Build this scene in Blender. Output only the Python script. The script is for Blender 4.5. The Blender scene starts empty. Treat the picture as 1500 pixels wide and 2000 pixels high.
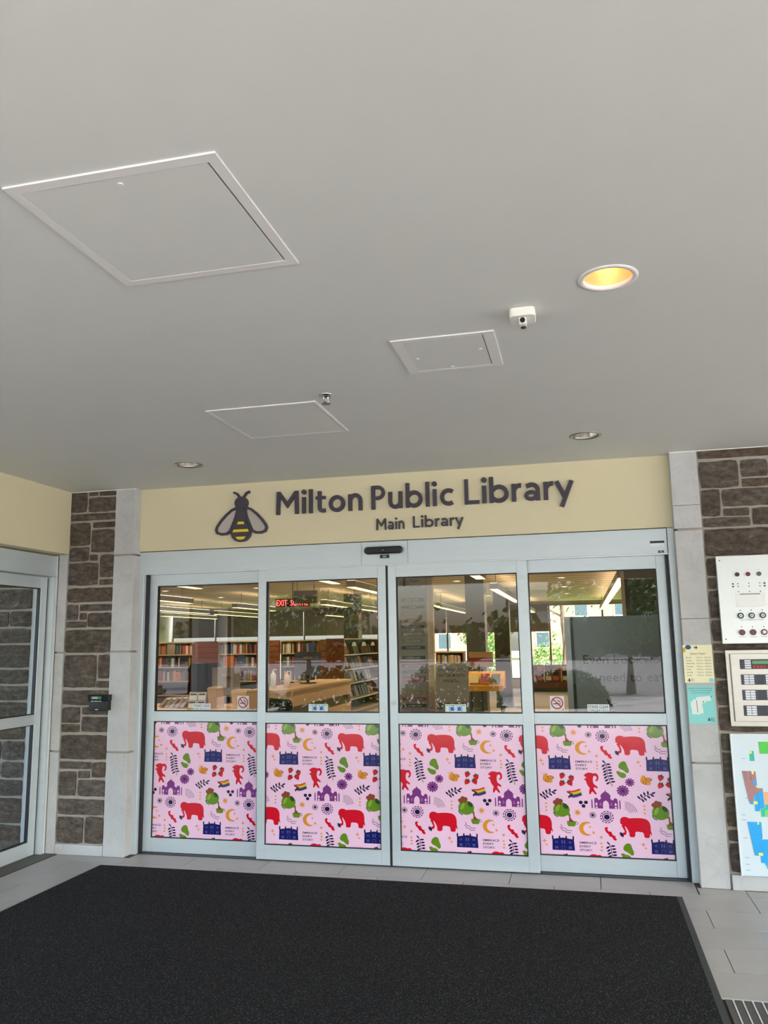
import bpy, bmesh, math, random
from mathutils import Vector, Matrix
random.seed(7)
sc = bpy.context.scene
COL = sc.collection
PI = math.pi

def S(r, g, b):
    def f(c):
        c /= 255.0
        return c / 12.92 if c <= 0.04045 else ((c + 0.055) / 1.055) ** 2.4
    return (f(r), f(g), f(b))

# ------------------------------------------------------------------ camera
cam = bpy.data.cameras.new('camera')
cam_o = bpy.data.objects.new('camera', cam)
COL.objects.link(cam_o)
pitch, roll, yaw = 0.16130341, -0.01626082, 0.23790181
fwd = Vector((-math.sin(yaw) * math.cos(pitch), math.cos(yaw) * math.cos(pitch), math.sin(pitch)))
rgt = Vector((math.cos(yaw), math.sin(yaw), 0))
upv = rgt.cross(fwd)
r2 = rgt * math.cos(roll) + upv * math.sin(roll)
u2 = -rgt * math.sin(roll) + upv * math.cos(roll)
m3 = Matrix((r2, u2, -fwd)).transposed()
cam_o.matrix_world = Matrix.Translation((1.26905, -5.9128, 1.60232)) @ m3.to_4x4()
cam.sensor_fit = 'VERTICAL'
cam.sensor_height = 36.0
cam.lens = 36.0 * 1563.917 / 2000.0
cam.clip_end = 500
sc.camera = cam_o

# ------------------------------------------------------------------ sky, sun, exposure
w = bpy.data.worlds.new('sky')
sc.world = w
w.use_nodes = True
nt = w.node_tree
bg = nt.nodes['Background']
sky = nt.nodes.new('ShaderNodeTexSky')
sky.sky_type = 'NISHITA'
sky.sun_disc = False
sky.sun_elevation = math.radians(52)
sky.sun_rotation = math.radians(110)
sky.dust_density = 4.0
sky.air_density = 1.0
hs = nt.nodes.new('ShaderNodeHueSaturation')
hs.inputs['Saturation'].default_value = 0.95
nt.links.new(sky.outputs[0], hs.inputs['Color'])
nt.links.new(hs.outputs[0], bg.inputs['Color'])
bg.inputs['Strength'].default_value = 0.34
sun = bpy.data.lights.new('sun', 'SUN')
sun.energy = 3.8
sun.angle = math.radians(4)
sun.color = (1.0, 0.97, 0.93)
sun_o = bpy.data.objects.new('sun', sun)
COL.objects.link(sun_o)
sun_o.location = (20, -20, 30)
sun_o.rotation_euler = Vector((-0.5, 0.42, -0.9)).to_track_quat('-Z', 'Y').to_euler()
sc.view_settings.view_transform = 'Standard'
sc.view_settings.look = 'None'
sc.view_settings.gamma = 1.0
sc.view_settings.use_curve_mapping = False
sc.view_settings.exposure = 2.12

# ------------------------------------------------------------------ materials
MATS = {}
def mat(name, col, rough=0.6, metal=0.0, noise=0.0, nscale=8.0, bump=0.0, bscale=60.0, emit=0.0,
        col2=None, coat=0.0, rand=0.0, spec=0.5, stretch=None):
    if name in MATS:
        return MATS[name]
    m = bpy.data.materials.new(name)
    m.use_nodes = True
    t = m.node_tree
    b = t.nodes['Principled BSDF']
    b.inputs['Base Color'].default_value = (*col, 1)
    b.inputs['Roughness'].default_value = rough
    b.inputs['Metallic'].default_value = metal
    b.inputs['Specular IOR Level'].default_value = spec
    b.inputs['Coat Weight'].default_value = coat
    b.inputs['Coat Roughness'].default_value = 0.05
    tc = None
    def coord():
        nonlocal tc
        if tc is None:
            g = t.nodes.new('ShaderNodeNewGeometry')
            mp = t.nodes.new('ShaderNodeMapping')
            if stretch:
                mp.inputs['Scale'].default_value = stretch
            t.links.new(g.outputs['Position'], mp.inputs['Vector'])
            tc = mp.outputs[0]
        return tc
    src = None
    if noise > 0 or col2:
        n = t.nodes.new('ShaderNodeTexNoise')
        n.inputs['Scale'].default_value = nscale
        n.inputs['Detail'].default_value = 6
        n.inputs['Roughness'].default_value = 0.62
        t.links.new(coord(), n.inputs['Vector'])
        r = t.nodes.new('ShaderNodeValToRGB')
        c2 = col2 if col2 else tuple(c * (1 - noise) for c in col)
        r.color_ramp.elements[0].position = 0.36
        r.color_ramp.elements[0].color = (*c2, 1)
        r.color_ramp.elements[1].position = 0.64
        r.color_ramp.elements[1].color = (*col, 1)
        t.links.new(n.outputs['Fac'], r.inputs['Fac'])
        src = r.outputs[0]
        t.links.new(src, b.inputs['Base Color'])
    if rand > 0:
        oi = t.nodes.new('ShaderNodeObjectInfo')
        mr = t.nodes.new('ShaderNodeMapRange')
        mr.inputs['To Min'].default_value = 1 - rand
        mr.inputs['To Max'].default_value = 1 + rand
        t.links.new(oi.outputs['Random'], mr.inputs['Value'])
        h = t.nodes.new('ShaderNodeHueSaturation')
        t.links.new(mr.outputs[0], h.inputs['Value'])
        if src:
            t.links.new(src, h.inputs['Color'])
        else:
            h.inputs['Color'].default_value = (*col, 1)
        t.links.new(h.outputs[0], b.inputs['Base Color'])
    if bump > 0:
        n2 = t.nodes.new('ShaderNodeTexNoise')
        n2.inputs['Scale'].default_value = bscale
        n2.inputs['Detail'].default_value = 4
        t.links.new(coord(), n2.inputs['Vector'])
        bp = t.nodes.new('ShaderNodeBump')
        bp.inputs['Strength'].default_value = bump
        bp.inputs['Distance'].default_value = 0.01
        t.links.new(n2.outputs['Fac'], bp.inputs['Height'])
        t.links.new(bp.outputs[0], b.inputs['Normal'])
    if emit > 0:
        b.inputs['Emission Color'].default_value = (*col, 1)
        b.inputs['Emission Strength'].default_value = emit
    MATS[name] = m
    return m

def glass_mat(name, tint, refl=1.0, rough=0.0, ior=1.65):
    m = bpy.data.materials.new(name)
    m.use_nodes = True
    t = m.node_tree
    t.nodes.remove(t.nodes['Principled BSDF'])
    out = t.nodes['Material Output']
    tr = t.nodes.new('ShaderNodeBsdfTransparent')
    tr.inputs[0].default_value = (*tint, 1)
    gl = t.nodes.new('ShaderNodeBsdfGlossy')
    gl.inputs['Roughness'].default_value = rough
    gl.inputs['Color'].default_value = (refl, refl, refl, 1)
    fr = t.nodes.new('ShaderNodeFresnel')
    fr.inputs['IOR'].default_value = ior
    mx = t.nodes.new('ShaderNodeMixShader')
    t.links.new(fr.outputs[0], mx.inputs[0])
    t.links.new(tr.outputs[0], mx.inputs[1])
    t.links.new(gl.outputs[0], mx.inputs[2])
    t.links.new(mx.outputs[0], out.inputs[0])
    MATS[name] = m
    return m

def stone_mat():
    m = bpy.data.materials.new('stone')
    m.use_nodes = True
    t = m.node_tree
    b = t.nodes['Principled BSDF']
    b.inputs['Roughness'].default_value = 0.85
    g = t.nodes.new('ShaderNodeNewGeometry')
    oi = t.nodes.new('ShaderNodeObjectInfo')
    mp = t.nodes.new('ShaderNodeMapping')
    mp.inputs['Scale'].default_value = (1, 1, 1.9)
    vm = t.nodes.new('ShaderNodeVectorMath')
    vm.operation = 'SCALE'
    cb = t.nodes.new('ShaderNodeCombineXYZ')
    t.links.new(oi.outputs['Random'], cb.inputs[0])
    t.links.new(oi.outputs['Random'], cb.inputs[2])
    t.links.new(cb.outputs[0], vm.inputs[0])
    vm.inputs['Scale'].default_value = 9.0
    ad = t.nodes.new('ShaderNodeVectorMath')
    t.links.new(g.outputs['Position'], ad.inputs[0])
    t.links.new(vm.outputs[0], ad.inputs[1])
    t.links.new(ad.outputs[0], mp.inputs[0])
    def noise(scale, det, rgh):
        n = t.nodes.new('ShaderNodeTexNoise')
        n.inputs['Scale'].default_value = scale
        n.inputs['Detail'].default_value = det
        n.inputs['Roughness'].default_value = rgh
        t.links.new(mp.outputs[0], n.inputs['Vector'])
        return n
    n = noise(16, 12, 0.78)
    r = t.nodes.new('ShaderNodeValToRGB')
    e = r.color_ramp.elements
    e[0].position, e[0].color = 0.30, (*S(46, 41, 36), 1)
    e[1].position, e[1].color = 0.74, (*S(172, 164, 154), 1)
    for p, c in ((0.43, S(88, 79, 70)), (0.54, S(112, 102, 91)), (0.62, S(132, 123, 113))):
        q = e.new(p)
        q.color = (*c, 1)
    t.links.new(n.outputs['Fac'], r.inputs[0])
    n3 = noise(5, 10, 0.7)
    r3 = t.nodes.new('ShaderNodeValToRGB')
    r3.color_ramp.elements[0].position, r3.color_ramp.elements[0].color = 0.645, (0, 0, 0, 1)
    r3.color_ramp.elements[1].position, r3.color_ramp.elements[1].color = 0.70, (1, 1, 1, 1)
    t.links.new(n3.outputs['Fac'], r3.inputs[0])
    mw = t.nodes.new('ShaderNodeMix')
    mw.data_type = 'RGBA'
    mw.inputs['B'].default_value = (*S(196, 192, 186), 1)
    t.links.new(r3.outputs[0], mw.inputs['Factor'])
    t.links.new(r.outputs[0], mw.inputs['A'])
    r2_ = t.nodes.new('ShaderNodeValToRGB')
    e = r2_.color_ramp.elements
    e[0].color = (0.78, 0.74, 0.70, 1)
    e[1].color = (1.0, 0.86, 0.72, 1)
    for p, c in ((0.3, (0.95, 0.93, 0.90, 1)), (0.55, (1.0, 1.02, 1.04, 1)), (0.8, (0.86, 0.80, 0.74, 1))):
        q = e.new(p)
        q.color = c
    t.links.new(oi.outputs['Random'], r2_.inputs[0])
    mx = t.nodes.new('ShaderNodeMix')
    mx.data_type = 'RGBA'
    mx.blend_type = 'MULTIPLY'
    mx.inputs['Factor'].default_value = 1
    t.links.new(mw.outputs['Result'], mx.inputs['A'])
    t.links.new(r2_.outputs[0], mx.inputs['B'])
    t.links.new(mx.outputs['Result'], b.inputs['Base Color'])
    bp = t.nodes.new('ShaderNodeBump')
    bp.inputs['Strength'].default_value = 1.0
    bp.inputs['Distance'].default_value = 0.02
    t.links.new(n.outputs['Fac'], bp.inputs['Height'])
    t.links.new(bp.outputs[0], b.inputs['Normal'])
    MATS['stone'] = m
    return m

def limestone_mat():
    m = mat('limestone', S(194, 195, 193), 0.75, bump=0.25, bscale=25, noise=0.10, nscale=5, rand=0.03)
    t = m.node_tree
    b = t.nodes['Principled BSDF']
    src = b.inputs['Base Color'].links[0].from_socket
    g = t.nodes.new('ShaderNodeNewGeometry')
    n = t.nodes.new('ShaderNodeTexNoise')
    n.inputs['Scale'].default_value = 7
    n.inputs['Detail'].default_value = 8
    n.inputs['Distortion'].default_value = 0.5
    t.links.new(g.outputs['Position'], n.inputs['Vector'])
    r = t.nodes.new('ShaderNodeValToRGB')
    e = r.color_ramp.elements
    e[0].position, e[0].color = 0.47, (1, 1, 1, 1)
    e[1].position, e[1].color = 0.53, (1, 1, 1, 1)
    q = e.new(0.50)
    q.color = (0.80, 0.79, 0.77, 1)
    t.links.new(n.outputs['Fac'], r.inputs[0])
    mx = t.nodes.new('ShaderNodeMix')
    mx.data_type = 'RGBA'
    mx.blend_type = 'MULTIPLY'
    mx.inputs['Factor'].default_value = 0.38
    t.links.new(src, mx.inputs['A'])
    t.links.new(r.outputs[0], mx.inputs['B'])
    t.links.new(mx.outputs['Result'], b.inputs['Base Color'])
    return m

def pile_mat():
    m = bpy.data.materials.new('mat_pile')
    m.use_nodes = True
    t = m.node_tree
    b = t.nodes['Principled BSDF']
    b.inputs['Roughness'].default_value = 0.95
    b.inputs['Specular IOR Level'].default_value = 0.15
    g = t.nodes.new('ShaderNodeNewGeometry')
    n = t.nodes.new('ShaderNodeTexNoise')
    n.inputs['Scale'].default_value = 120
    n.inputs['Detail'].default_value = 4
    n.inputs['Roughness'].default_value = 0.7
    t.links.new(g.outputs['Position'], n.inputs['Vector'])
    r = t.nodes.new('ShaderNodeValToRGB')
    e = r.color_ramp.elements
    e[0].position, e[0].color = 0.38, (*S(18, 19, 19), 1)
    e[1].position, e[1].color = 0.68, (*S(104, 102, 102), 1)
    q = e.new(0.56)
    q.color = (*S(36, 37, 37), 1)
    t.links.new(n.outputs['Fac'], r.inputs[0])
    t.links.new(r.outputs[0], b.inputs['Base Color'])
    bp = t.nodes.new('ShaderNodeBump')
    bp.inputs['Strength'].default_value = 0.6
    bp.inputs['Distance'].default_value = 0.01
    t.links.new(n.outputs['Fac'], bp.inputs['Height'])
    t.links.new(bp.outputs[0], b.inputs['Normal'])
    return m

STONE = stone_mat()
LIME = limestone_mat()
GLASS = glass_mat('clear_glass', (0.88, 0.88, 0.85))
GLASS2 = glass_mat('side_door_glass', (0.86, 0.88, 0.88))
WINGLASS = glass_mat('window_glass', (0.96, 0.98, 0.97), ior=1.5)
M_CEIL = mat('ceiling_paint', S(220, 222, 214), 0.8, noise=0.03, nscale=1.2)
M_HATCH = mat('hatch_paint', S(220, 222, 214), 0.7)
M_HATCHF = mat('hatch_frame_paint', S(232, 230, 226), 0.5)
M_CREAM = mat('cream_paint', S(220, 210, 174), 0.75, noise=0.02, nscale=2)
M_ALU = mat('anodised_aluminium', S(204, 215, 219), 0.38, metal=0.35, noise=0.04, nscale=3, stretch=(1, 1, 8))
M_ALU2 = mat('aluminium_edge', S(226, 232, 233), 0.3, metal=0.4)
M_RUBBER = mat('black_rubber', S(16, 17, 22), 0.5)
M_MORTAR = mat('mortar', S(176, 168, 156), 0.9, bump=0.4, bscale=80, noise=0.12, nscale=20)
M_TILE = mat('floor_tile', S(178, 174, 168), 0.42, noise=0.10, nscale=3.0, rand=0.035, bump=0.03, bscale=40)
M_GROUT = mat('grout', S(108, 100, 94), 0.9)
M_SIGN = mat('sign_charcoal', S(62, 56, 66), 0.45)
M_GREYWING = mat('sign_grey', S(186, 178, 166), 0.5)
M_YELLOW = mat('sign_yellow', S(236, 208, 30), 0.5)
M_BLACK = mat('black_plastic', S(18, 18, 20), 0.25)
M_WHITE = mat('white_print', S(240, 242, 240), 0.4)
M_INK = mat('black_ink', S(34, 34, 40), 0.5)
M_CHROME = mat('chrome', S(225, 225, 222), 0.12, metal=1.0)
M_STEEL = mat('brushed_steel', S(176, 172, 162), 0.3, metal=0.9, noise=0.06, nscale=4, stretch=(1, 1, 12))
M_WPLATE = mat('white_plate', S(226, 232, 230), 0.3, metal=0.25)

# ------------------------------------------------------------------ mesh builder
WLOC = {}
class MB:
    def __init__(self):
        self.v, self.f, self.mi = [], [], []
    def face(self, pts, mi=0):
        n = len(self.v)
        self.v += [tuple(p) for p in pts]
        self.f.append(tuple(range(n, n + len(pts))))
        self.mi.append(mi)
        return self
    def box(self, x0, x1, y0, y1, z0, z1, mi=0):
        n = len(self.v)
        self.v += [(x0, y0, z0), (x1, y0, z0), (x1, y1, z0), (x0, y1, z0), (x0, y0, z1), (x1, y0, z1), (x1, y1, z1), (x0, y1, z1)]
        for q in ((0, 3, 2, 1), (4, 5, 6, 7), (0, 1, 5, 4), (1, 2, 6, 5), (2, 3, 7, 6), (3, 0, 4, 7)):
            self.f.append(tuple(n + i for i in q))
            self.mi.append(mi)
        return self
    def prism(self, poly, fn, d0, d1, mi=0):
        """poly: 2D outline; fn(a,b,d)->xyz; extruded between d0 (front) and d1."""
        n = len(poly)
        k = len(self.v)
        self.v += [fn(a, b, d0) for a, b in poly] + [fn(a, b, d1) for a, b in poly]
        self.f.append(tuple(range(k, k + n)))
        self.f.append(tuple(range(k + 2 * n - 1, k + n - 1, -1)))
        for i in range(n):
            j = (i + 1) % n
            self.f.append((k + i, k + n + i, k + n + j, k + j))
        self.mi += [mi] * (n + 2)
        return self
    def cyl(self, c, r, h, axis='z', seg=20, r2=None, mi=0):
        r2 = r if r2 is None else r2
        k = len(self.v)
        ring = []
        for rr, t in ((r, 0), (r2, h)):
            for i in range(seg):
                a = 2 * PI * i / seg
                p, q = math.cos(a) * rr, math.sin(a) * rr
                o = {'z': (p, q, t), 'y': (p, t, q), 'x': (t, p, q)}[axis]
                self.v.append((c[0] + o[0], c[1] + o[1], c[2] + o[2]))
        self.f.append(tuple(range(k, k + seg)))
        self.f.append(tuple(range(k + seg, k + 2 * seg)))
        for i in range(seg):
            j = (i + 1) % seg
            self.f.append((k + i, k + j, k + seg + j, k + seg + i))
        self.mi += [mi] * (seg + 2)
        return self
    def lathe(self, c, prof, seg=32, mi=0):
        """prof: list of (r, z); open surface of revolution about z."""
        k = len(self.v)
        for r, z in prof:
            for i in range(seg):
                a = 2 * PI * i / seg
                self.v.append((c[0] + r * math.cos(a), c[1] + r * math.sin(a), c[2] + z))
        for p in range(len(prof) - 1):
            for i in range(seg):
                j = (i + 1) % seg
                self.f.append((k + p * seg + i, k + p * seg + j, k + (p + 1) * seg + j, k + (p + 1) * seg + i))
                self.mi.append(mi)
        return self
    def tube(self, pts, r, seg=6, mi=0):
        pts = [Vector(p) for p in pts]
        k = len(self.v)
        for i, p in enumerate(pts):
            d = (pts[min(i + 1, len(pts) - 1)] - pts[max(i - 1, 0)]).normalized()
            a = d.cross(Vector((0, 0, 1)))
            if a.length < 0.01:
                a = d.cross(Vector((1, 0, 0)))
            a.normalize()
            b = d.cross(a)
            rr = r[i] if isinstance(r, (list, tuple)) else r
            for s in range(seg):
                t = 2 * PI * s / seg
                self.v.append(tuple(p + a * math.cos(t) * rr + b * math.sin(t) * rr))
        for i in range(len(pts) - 1):
            for s in range(seg):
                t = (s + 1) % seg
                self.f.append((k + i * seg + s, k + i * seg + t, k + (i + 1) * seg + t, k + (i + 1) * seg + s))
                self.mi.append(mi)
        self.f.append(tuple(range(k, k + seg)))
        self.f.append(tuple(range(k + (len(pts) - 1) * seg, k + len(pts) * seg)))
        self.mi += [mi, mi]
        return self
    def build(self, name, mats, parent=None, bevel=0.0, smooth=False, fix=True):
        if not isinstance(mats, (list, tuple)):
            mats = [mats]
        xs, ys, zs = zip(*self.v)
        c = Vector(((min(xs) + max(xs)) / 2, (min(ys) + max(ys)) / 2, min(zs)))
        me = bpy.data.meshes.new(name)
        me.from_pydata([(p[0] - c.x, p[1] - c.y, p[2] - c.z) for p in self.v], [], self.f)
        for m in mats:
            me.materials.append(m)
        me.polygons.foreach_set('material_index', self.mi)
        if smooth:
            me.polygons.foreach_set('use_smooth', [True] * len(me.polygons))
        me.update()
        if fix:
            bm = bmesh.new()
            bm.from_mesh(me)
            bmesh.ops.recalc_face_normals(bm, faces=bm.faces)
            bm.to_mesh(me)
            bm.free()
        o = bpy.data.objects.new(name, me)
        COL.objects.link(o)
        WLOC[o.name] = c
        if parent:
            o.parent = parent
            o.location = c - WLOC[parent.name]
        else:
            o.location = c
        if bevel > 0:
            b = o.modifiers.new('bevel', 'BEVEL')
            b.width = bevel
            b.segments = 2
            b.limit_method = 'ANGLE'
        return o

def tag(o, label=None, cat=None, group=None, kind=None):
    if label:
        o['label'] = label
    if cat:
        o['category'] = cat
    if group:
        o['group'] = group
    if kind:
        o['kind'] = kind
    return o
def thing(name, loc, label=None, cat=None, group=None, kind=None):
    o = bpy.data.objects.new(name, None)
    o.empty_display_size = 0.1
    COL.objects.link(o)
    o.location = loc
    WLOC[o.name] = Vector(loc)
    return tag(o, label, cat, group, kind)
def struct(o, label):
    o['kind'] = 'structure'
    o['label'] = label
    return o
def box(name, m, parent, x0, x1, y0, y1, z0, z1, bevel=0.0):
    return MB().box(x0, x1, y0, y1, z0, z1).build(name, m, parent, bevel)

TCACHE = {}
def text_geo(s, bold=0.006):
    if (s, bold) in TCACHE:
        return TCACHE[s, bold]
    cu = bpy.data.curves.new('txt', 'FONT')
    cu.body = s
    cu.size = 1.0
    cu.resolution_u = 3
    cu.offset = bold
    o = bpy.data.objects.new('txt', cu)
    COL.objects.link(o)
    dg = bpy.context.evaluated_depsgraph_get()
    me = bpy.data.meshes.new_from_object(o.evaluated_get(dg))
    vs = [(v.co.x, v.co.y) for v in me.vertices]
    fs = [tuple(p.vertices) for p in me.polygons]
    bpy.data.objects.remove(o)
    bpy.data.curves.remove(cu)
    bpy.data.meshes.remove(me)
    TCACHE[s, bold] = (vs, fs)
    return vs, fs
def put_text(mb, s, x, z, h, y, width=None, align='l', mirror=False, mi=0, fn=None):
    """cap height h, baseline z, in the plane y (facing -y); fn overrides the mapping."""
    vs, fs = text_geo(s)
    if not vs:
        return
    x0, x1 = min(v[0] for v in vs), max(v[0] for v in vs)
    k = h / 0.70
    kx = width / (x1 - x0) if width else k
    wd = (x1 - x0) * kx
    ox = x - {'l': 0, 'c': wd / 2, 'r': wd}[align]
    n = len(mb.v)
    for a, b in vs:
        px = (x1 - a) * kx if mirror else (a - x0) * kx
        p = (ox + px, z + b * k)
        mb.v.append(fn(*p) if fn else (p[0], y, p[1]))
    for f in fs:
        mb.f.append(tuple(n + i for i in f))
        mb.mi.append(mi)

# ------------------------------------------------------------------ shell: floor
H = 2.891
base = MB().box(-6.0, 9.5, -8.6, 0.32, -0.15, -0.006).build('floor', M_GROUT)
struct(base, 'porch floor of beige rectangular tiles')
tile_me = {}
def tile(x0, x1, y0, y1):
    g = 0.0022
    key = (round(x1 - x0, 3), round(y1 - y0, 3))
    if key not in tile_me:
        o = MB().box(x0 + g, x1 - g, y0 + g, y1 - g, -0.006, 0.0).build('floor_tile', M_TILE, base)
        tile_me[key] = (o.data, (x1 - x0) / 2)
    else:
        o = bpy.data.objects.new('floor_tile', tile_me[key][0])
        COL.objects.link(o)
        o.parent = base
        c = Vector(((x0 + x1) / 2, (y0 + y1) / 2, -0.006))
        o.location = c - WLOC[base.name]
rows = [(-0.225, 0.088)] + [(-0.225 - 0.3098 * (i + 1), -0.225 - 0.3098 * i) for i in range(9)]
for k, (y0, y1) in enumerate(rows):
    off = 1.298 if k % 2 == 0 else 1.596
    js = [off + 0.5965 * i for i in range(-9, 7)]
    lo, hi = (-2.2, 1.9) if k == 0 else (-2.83, 4.2)
    for a, b in zip(js, js[1:]):
        a, b = max(a, lo), min(b, hi)
        if b - a < 0.03:
            continue
        if k >= 6 and b > 1.70:                 # the grating well takes over here
            b = min(b, 1.70)
            if b - a < 0.03:
                continue
        if k > 1 and a > -2.29 and b < 1.0:      # wholly under the mat
            continue
        tile(a, b, y0, y1)
# tiles in front of the piers
tile(1.9, 2.19, -0.225, -0.082)
tile(2.19, 2.79, -0.225, -0.1)
tile(2.79, 3.4, -0.225, -0.1)
tile(-2.83, -2.2, -0.225, -0.082)
strip = box('trim_4', mat('dark_threshold', S(74, 70, 66), 0.5, noise=0.15, nscale=6), None, -3.02, -2.835, -4.6, -0.082, -0.005, 0.004)
struct(strip, 'dark threshold strip in front of the left sliding door')

# ceiling with round holes for the downlights
DL = [(1.427, -3.068, 0.092), (-1.431, -0.75, 0.088), (1.355, -0.747, 0.088)]
mb = MB()
P = 0.14
xs = sorted({-6.0, 9.5} | {d[0] + s * P for d in DL for s in (-1, 1)})
ys = sorted({-8.6, 0.0} | {d[1] + s * P for d in DL for s in (-1, 1)})
for xa, xb in zip(xs, xs[1:]):
    for ya, yb in zip(ys, ys[1:]):
        cx, cy = (xa + xb) / 2, (ya + yb) / 2
        if any(abs(cx - d[0]) < P and abs(cy - d[1]) < P for d in DL):
            continue
        mb.face([(xa, ya, H), (xa, yb, H), (xb, yb, H), (xb, ya, H)])
for cx, cy, r in DL:
    sg = 32
    pin, pout = [], []
    for i in range(sg):
        a = 2 * PI * i / sg
        ca, sa = math.cos(a), math.sin(a)
        s = P / max(abs(ca), abs(sa))
        pin.append((cx + r * ca, cy + r * sa, H))
        pout.append((cx + s * ca, cy + s * sa, H))
    for i in range(sg):
        j = (i + 1) % sg
        mb.face([pin[i], pin[j], pout[j], pout[i]])
mb.box(-6.0, 9.5, -8.6, 0.0, H + 0.22, H + 0.30)
ceil = mb.build('ceiling', M_CEIL, fix=False)
struct(ceil, 'smooth off-white painted porch ceiling')
edge = box('trim_5', M_CREAM, None, -6.0, 9.5, -8.75, -8.6, H - 0.25, H + 0.3)
struct(edge, 'cream fascia along the outer edge of the porch roof')

# walls
struct(box('wall_front', M_CREAM, None, -2.26, 1.94, 0.0, 0.3, 2.372, H), 'cream fascia wall above the entrance doors')
struct(box('wall_left', M_CREAM, None, -3.1, -2.852, -6.5, -0.081, 2.367, H), 'cream fascia wall above the left sliding door')

STONES_L = [(-2.86, 2.718, -2.71, 2.885), (-2.69, 2.854, -2.61, 2.885), (-2.59, 2.85, -2.44, 2.885), (-2.69, 2.715, -2.44, 2.836), (-2.85, 2.646, -2.44, 2.702), (-2.85, 2.436, -2.67, 2.63), (-2.64, 2.58, -2.44, 2.627), (-2.65, 2.375, -2.44, 2.564), (-2.85, 2.307, -2.67, 2.423), (-2.66, 2.306, -2.59, 2.358), (-2.56, 2.165, -2.44, 2.353), (-2.85, 2.106, -2.58, 2.293),
 (-2.56, 2.104, -2.44, 2.15), (-2.85, 1.966, -2.44, 2.083), (-2.85, 1.82, -2.75, 1.949), (-2.73, 1.894, -2.44, 1.948), (-2.73, 1.822, -2.67, 1.88), (-2.655, 1.761, -2.44, 1.877), (-2.85, 1.761, -2.67, 1.811), (-2.85, 1.557, -2.44, 1.742), (-2.85, 1.281, -2.56, 1.541), (-2.54, 1.349, -2.44, 1.539),
 (-2.55, 1.28, -2.44, 1.332), (-2.85, 1.144, -2.44, 1.26), (-2.85, 1.003, -2.69, 1.127), (-2.67, 1.068, -2.44, 1.128), (-2.85, 0.931, -2.69, 0.991), (-2.67, 0.933, -2.44, 1.052), (-2.85, 0.723, -2.44, 0.909), (-2.85, 0.648, -2.57, 0.703), (-2.56, 0.586, -2.44, 0.702), (-2.85, 0.443, -2.70, 0.627), (-2.68, 0.579, -2.58, 0.633),
 (-2.68, 0.441, -2.44, 0.565), (-2.85, 0.3, -2.44, 0.419), (-2.85, 0.086, -2.62, 0.282), (-2.6, 0.091, -2.44, 0.288)]
STONES_R = [(2.12, 2.83, 2.75, 2.885), (2.12, 2.62, 2.37, 2.809), (2.39, 2.686, 2.56, 2.808), (2.58, 2.62, 2.9, 2.81), (2.39, 2.617, 2.56, 2.674), (2.12, 2.423, 2.24, 2.611), (2.255, 2.485, 2.62, 2.606), (2.64, 2.49, 2.95, 2.606), (2.255, 2.42, 2.42, 2.473), (2.12, 2.348, 2.42, 2.412), (2.44, 2.351, 2.70, 2.471), (2.72, 2.351, 3.0, 2.475), (2.12, 2.15, 2.55, 2.333), (2.57, 2.15, 3.0, 2.333),
 (2.12, 2.013, 2.45, 2.135), (2.12, 1.926, 2.17, 2.001), (2.19, 1.926, 2.60, 2.001), (2.12, 1.727, 2.40, 1.912), (2.12, 1.573, 2.42, 1.715), (2.12, 1.512, 2.62, 1.559), (2.12, 1.326, 2.45, 1.498), (2.12, 1.155, 2.40, 1.313), (2.12, 0.985, 2.62, 1.142), (2.12, 0.86, 2.42, 0.972), (2.12, 0.59, 2.45, 0.85), (2.12, 0.383, 2.42, 0.57), (2.12, 0.295, 2.45, 0.364), (2.12, 0.105, 2.45, 0.283),
 (2.47, 2.013, 2.85, 2.135), (2.62, 1.926, 3.0, 2.001), (2.42, 1.727, 2.85, 1.912), (2.44, 1.573, 2.9, 1.715), (2.64, 1.512, 3.0, 1.559), (2.47, 1.326, 2.9, 1.498), (2.42, 1.155, 2.8, 1.313), (2.64, 0.985, 3.0, 1.142), (2.44, 0.86, 2.9, 0.972), (2.47, 0.59, 2.9, 0.85), (2.44, 0.383, 2.85, 0.57), (2.47, 0.295, 2.95, 0.364), (2.47, 0.105, 2.9, 0.283)]
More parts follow.
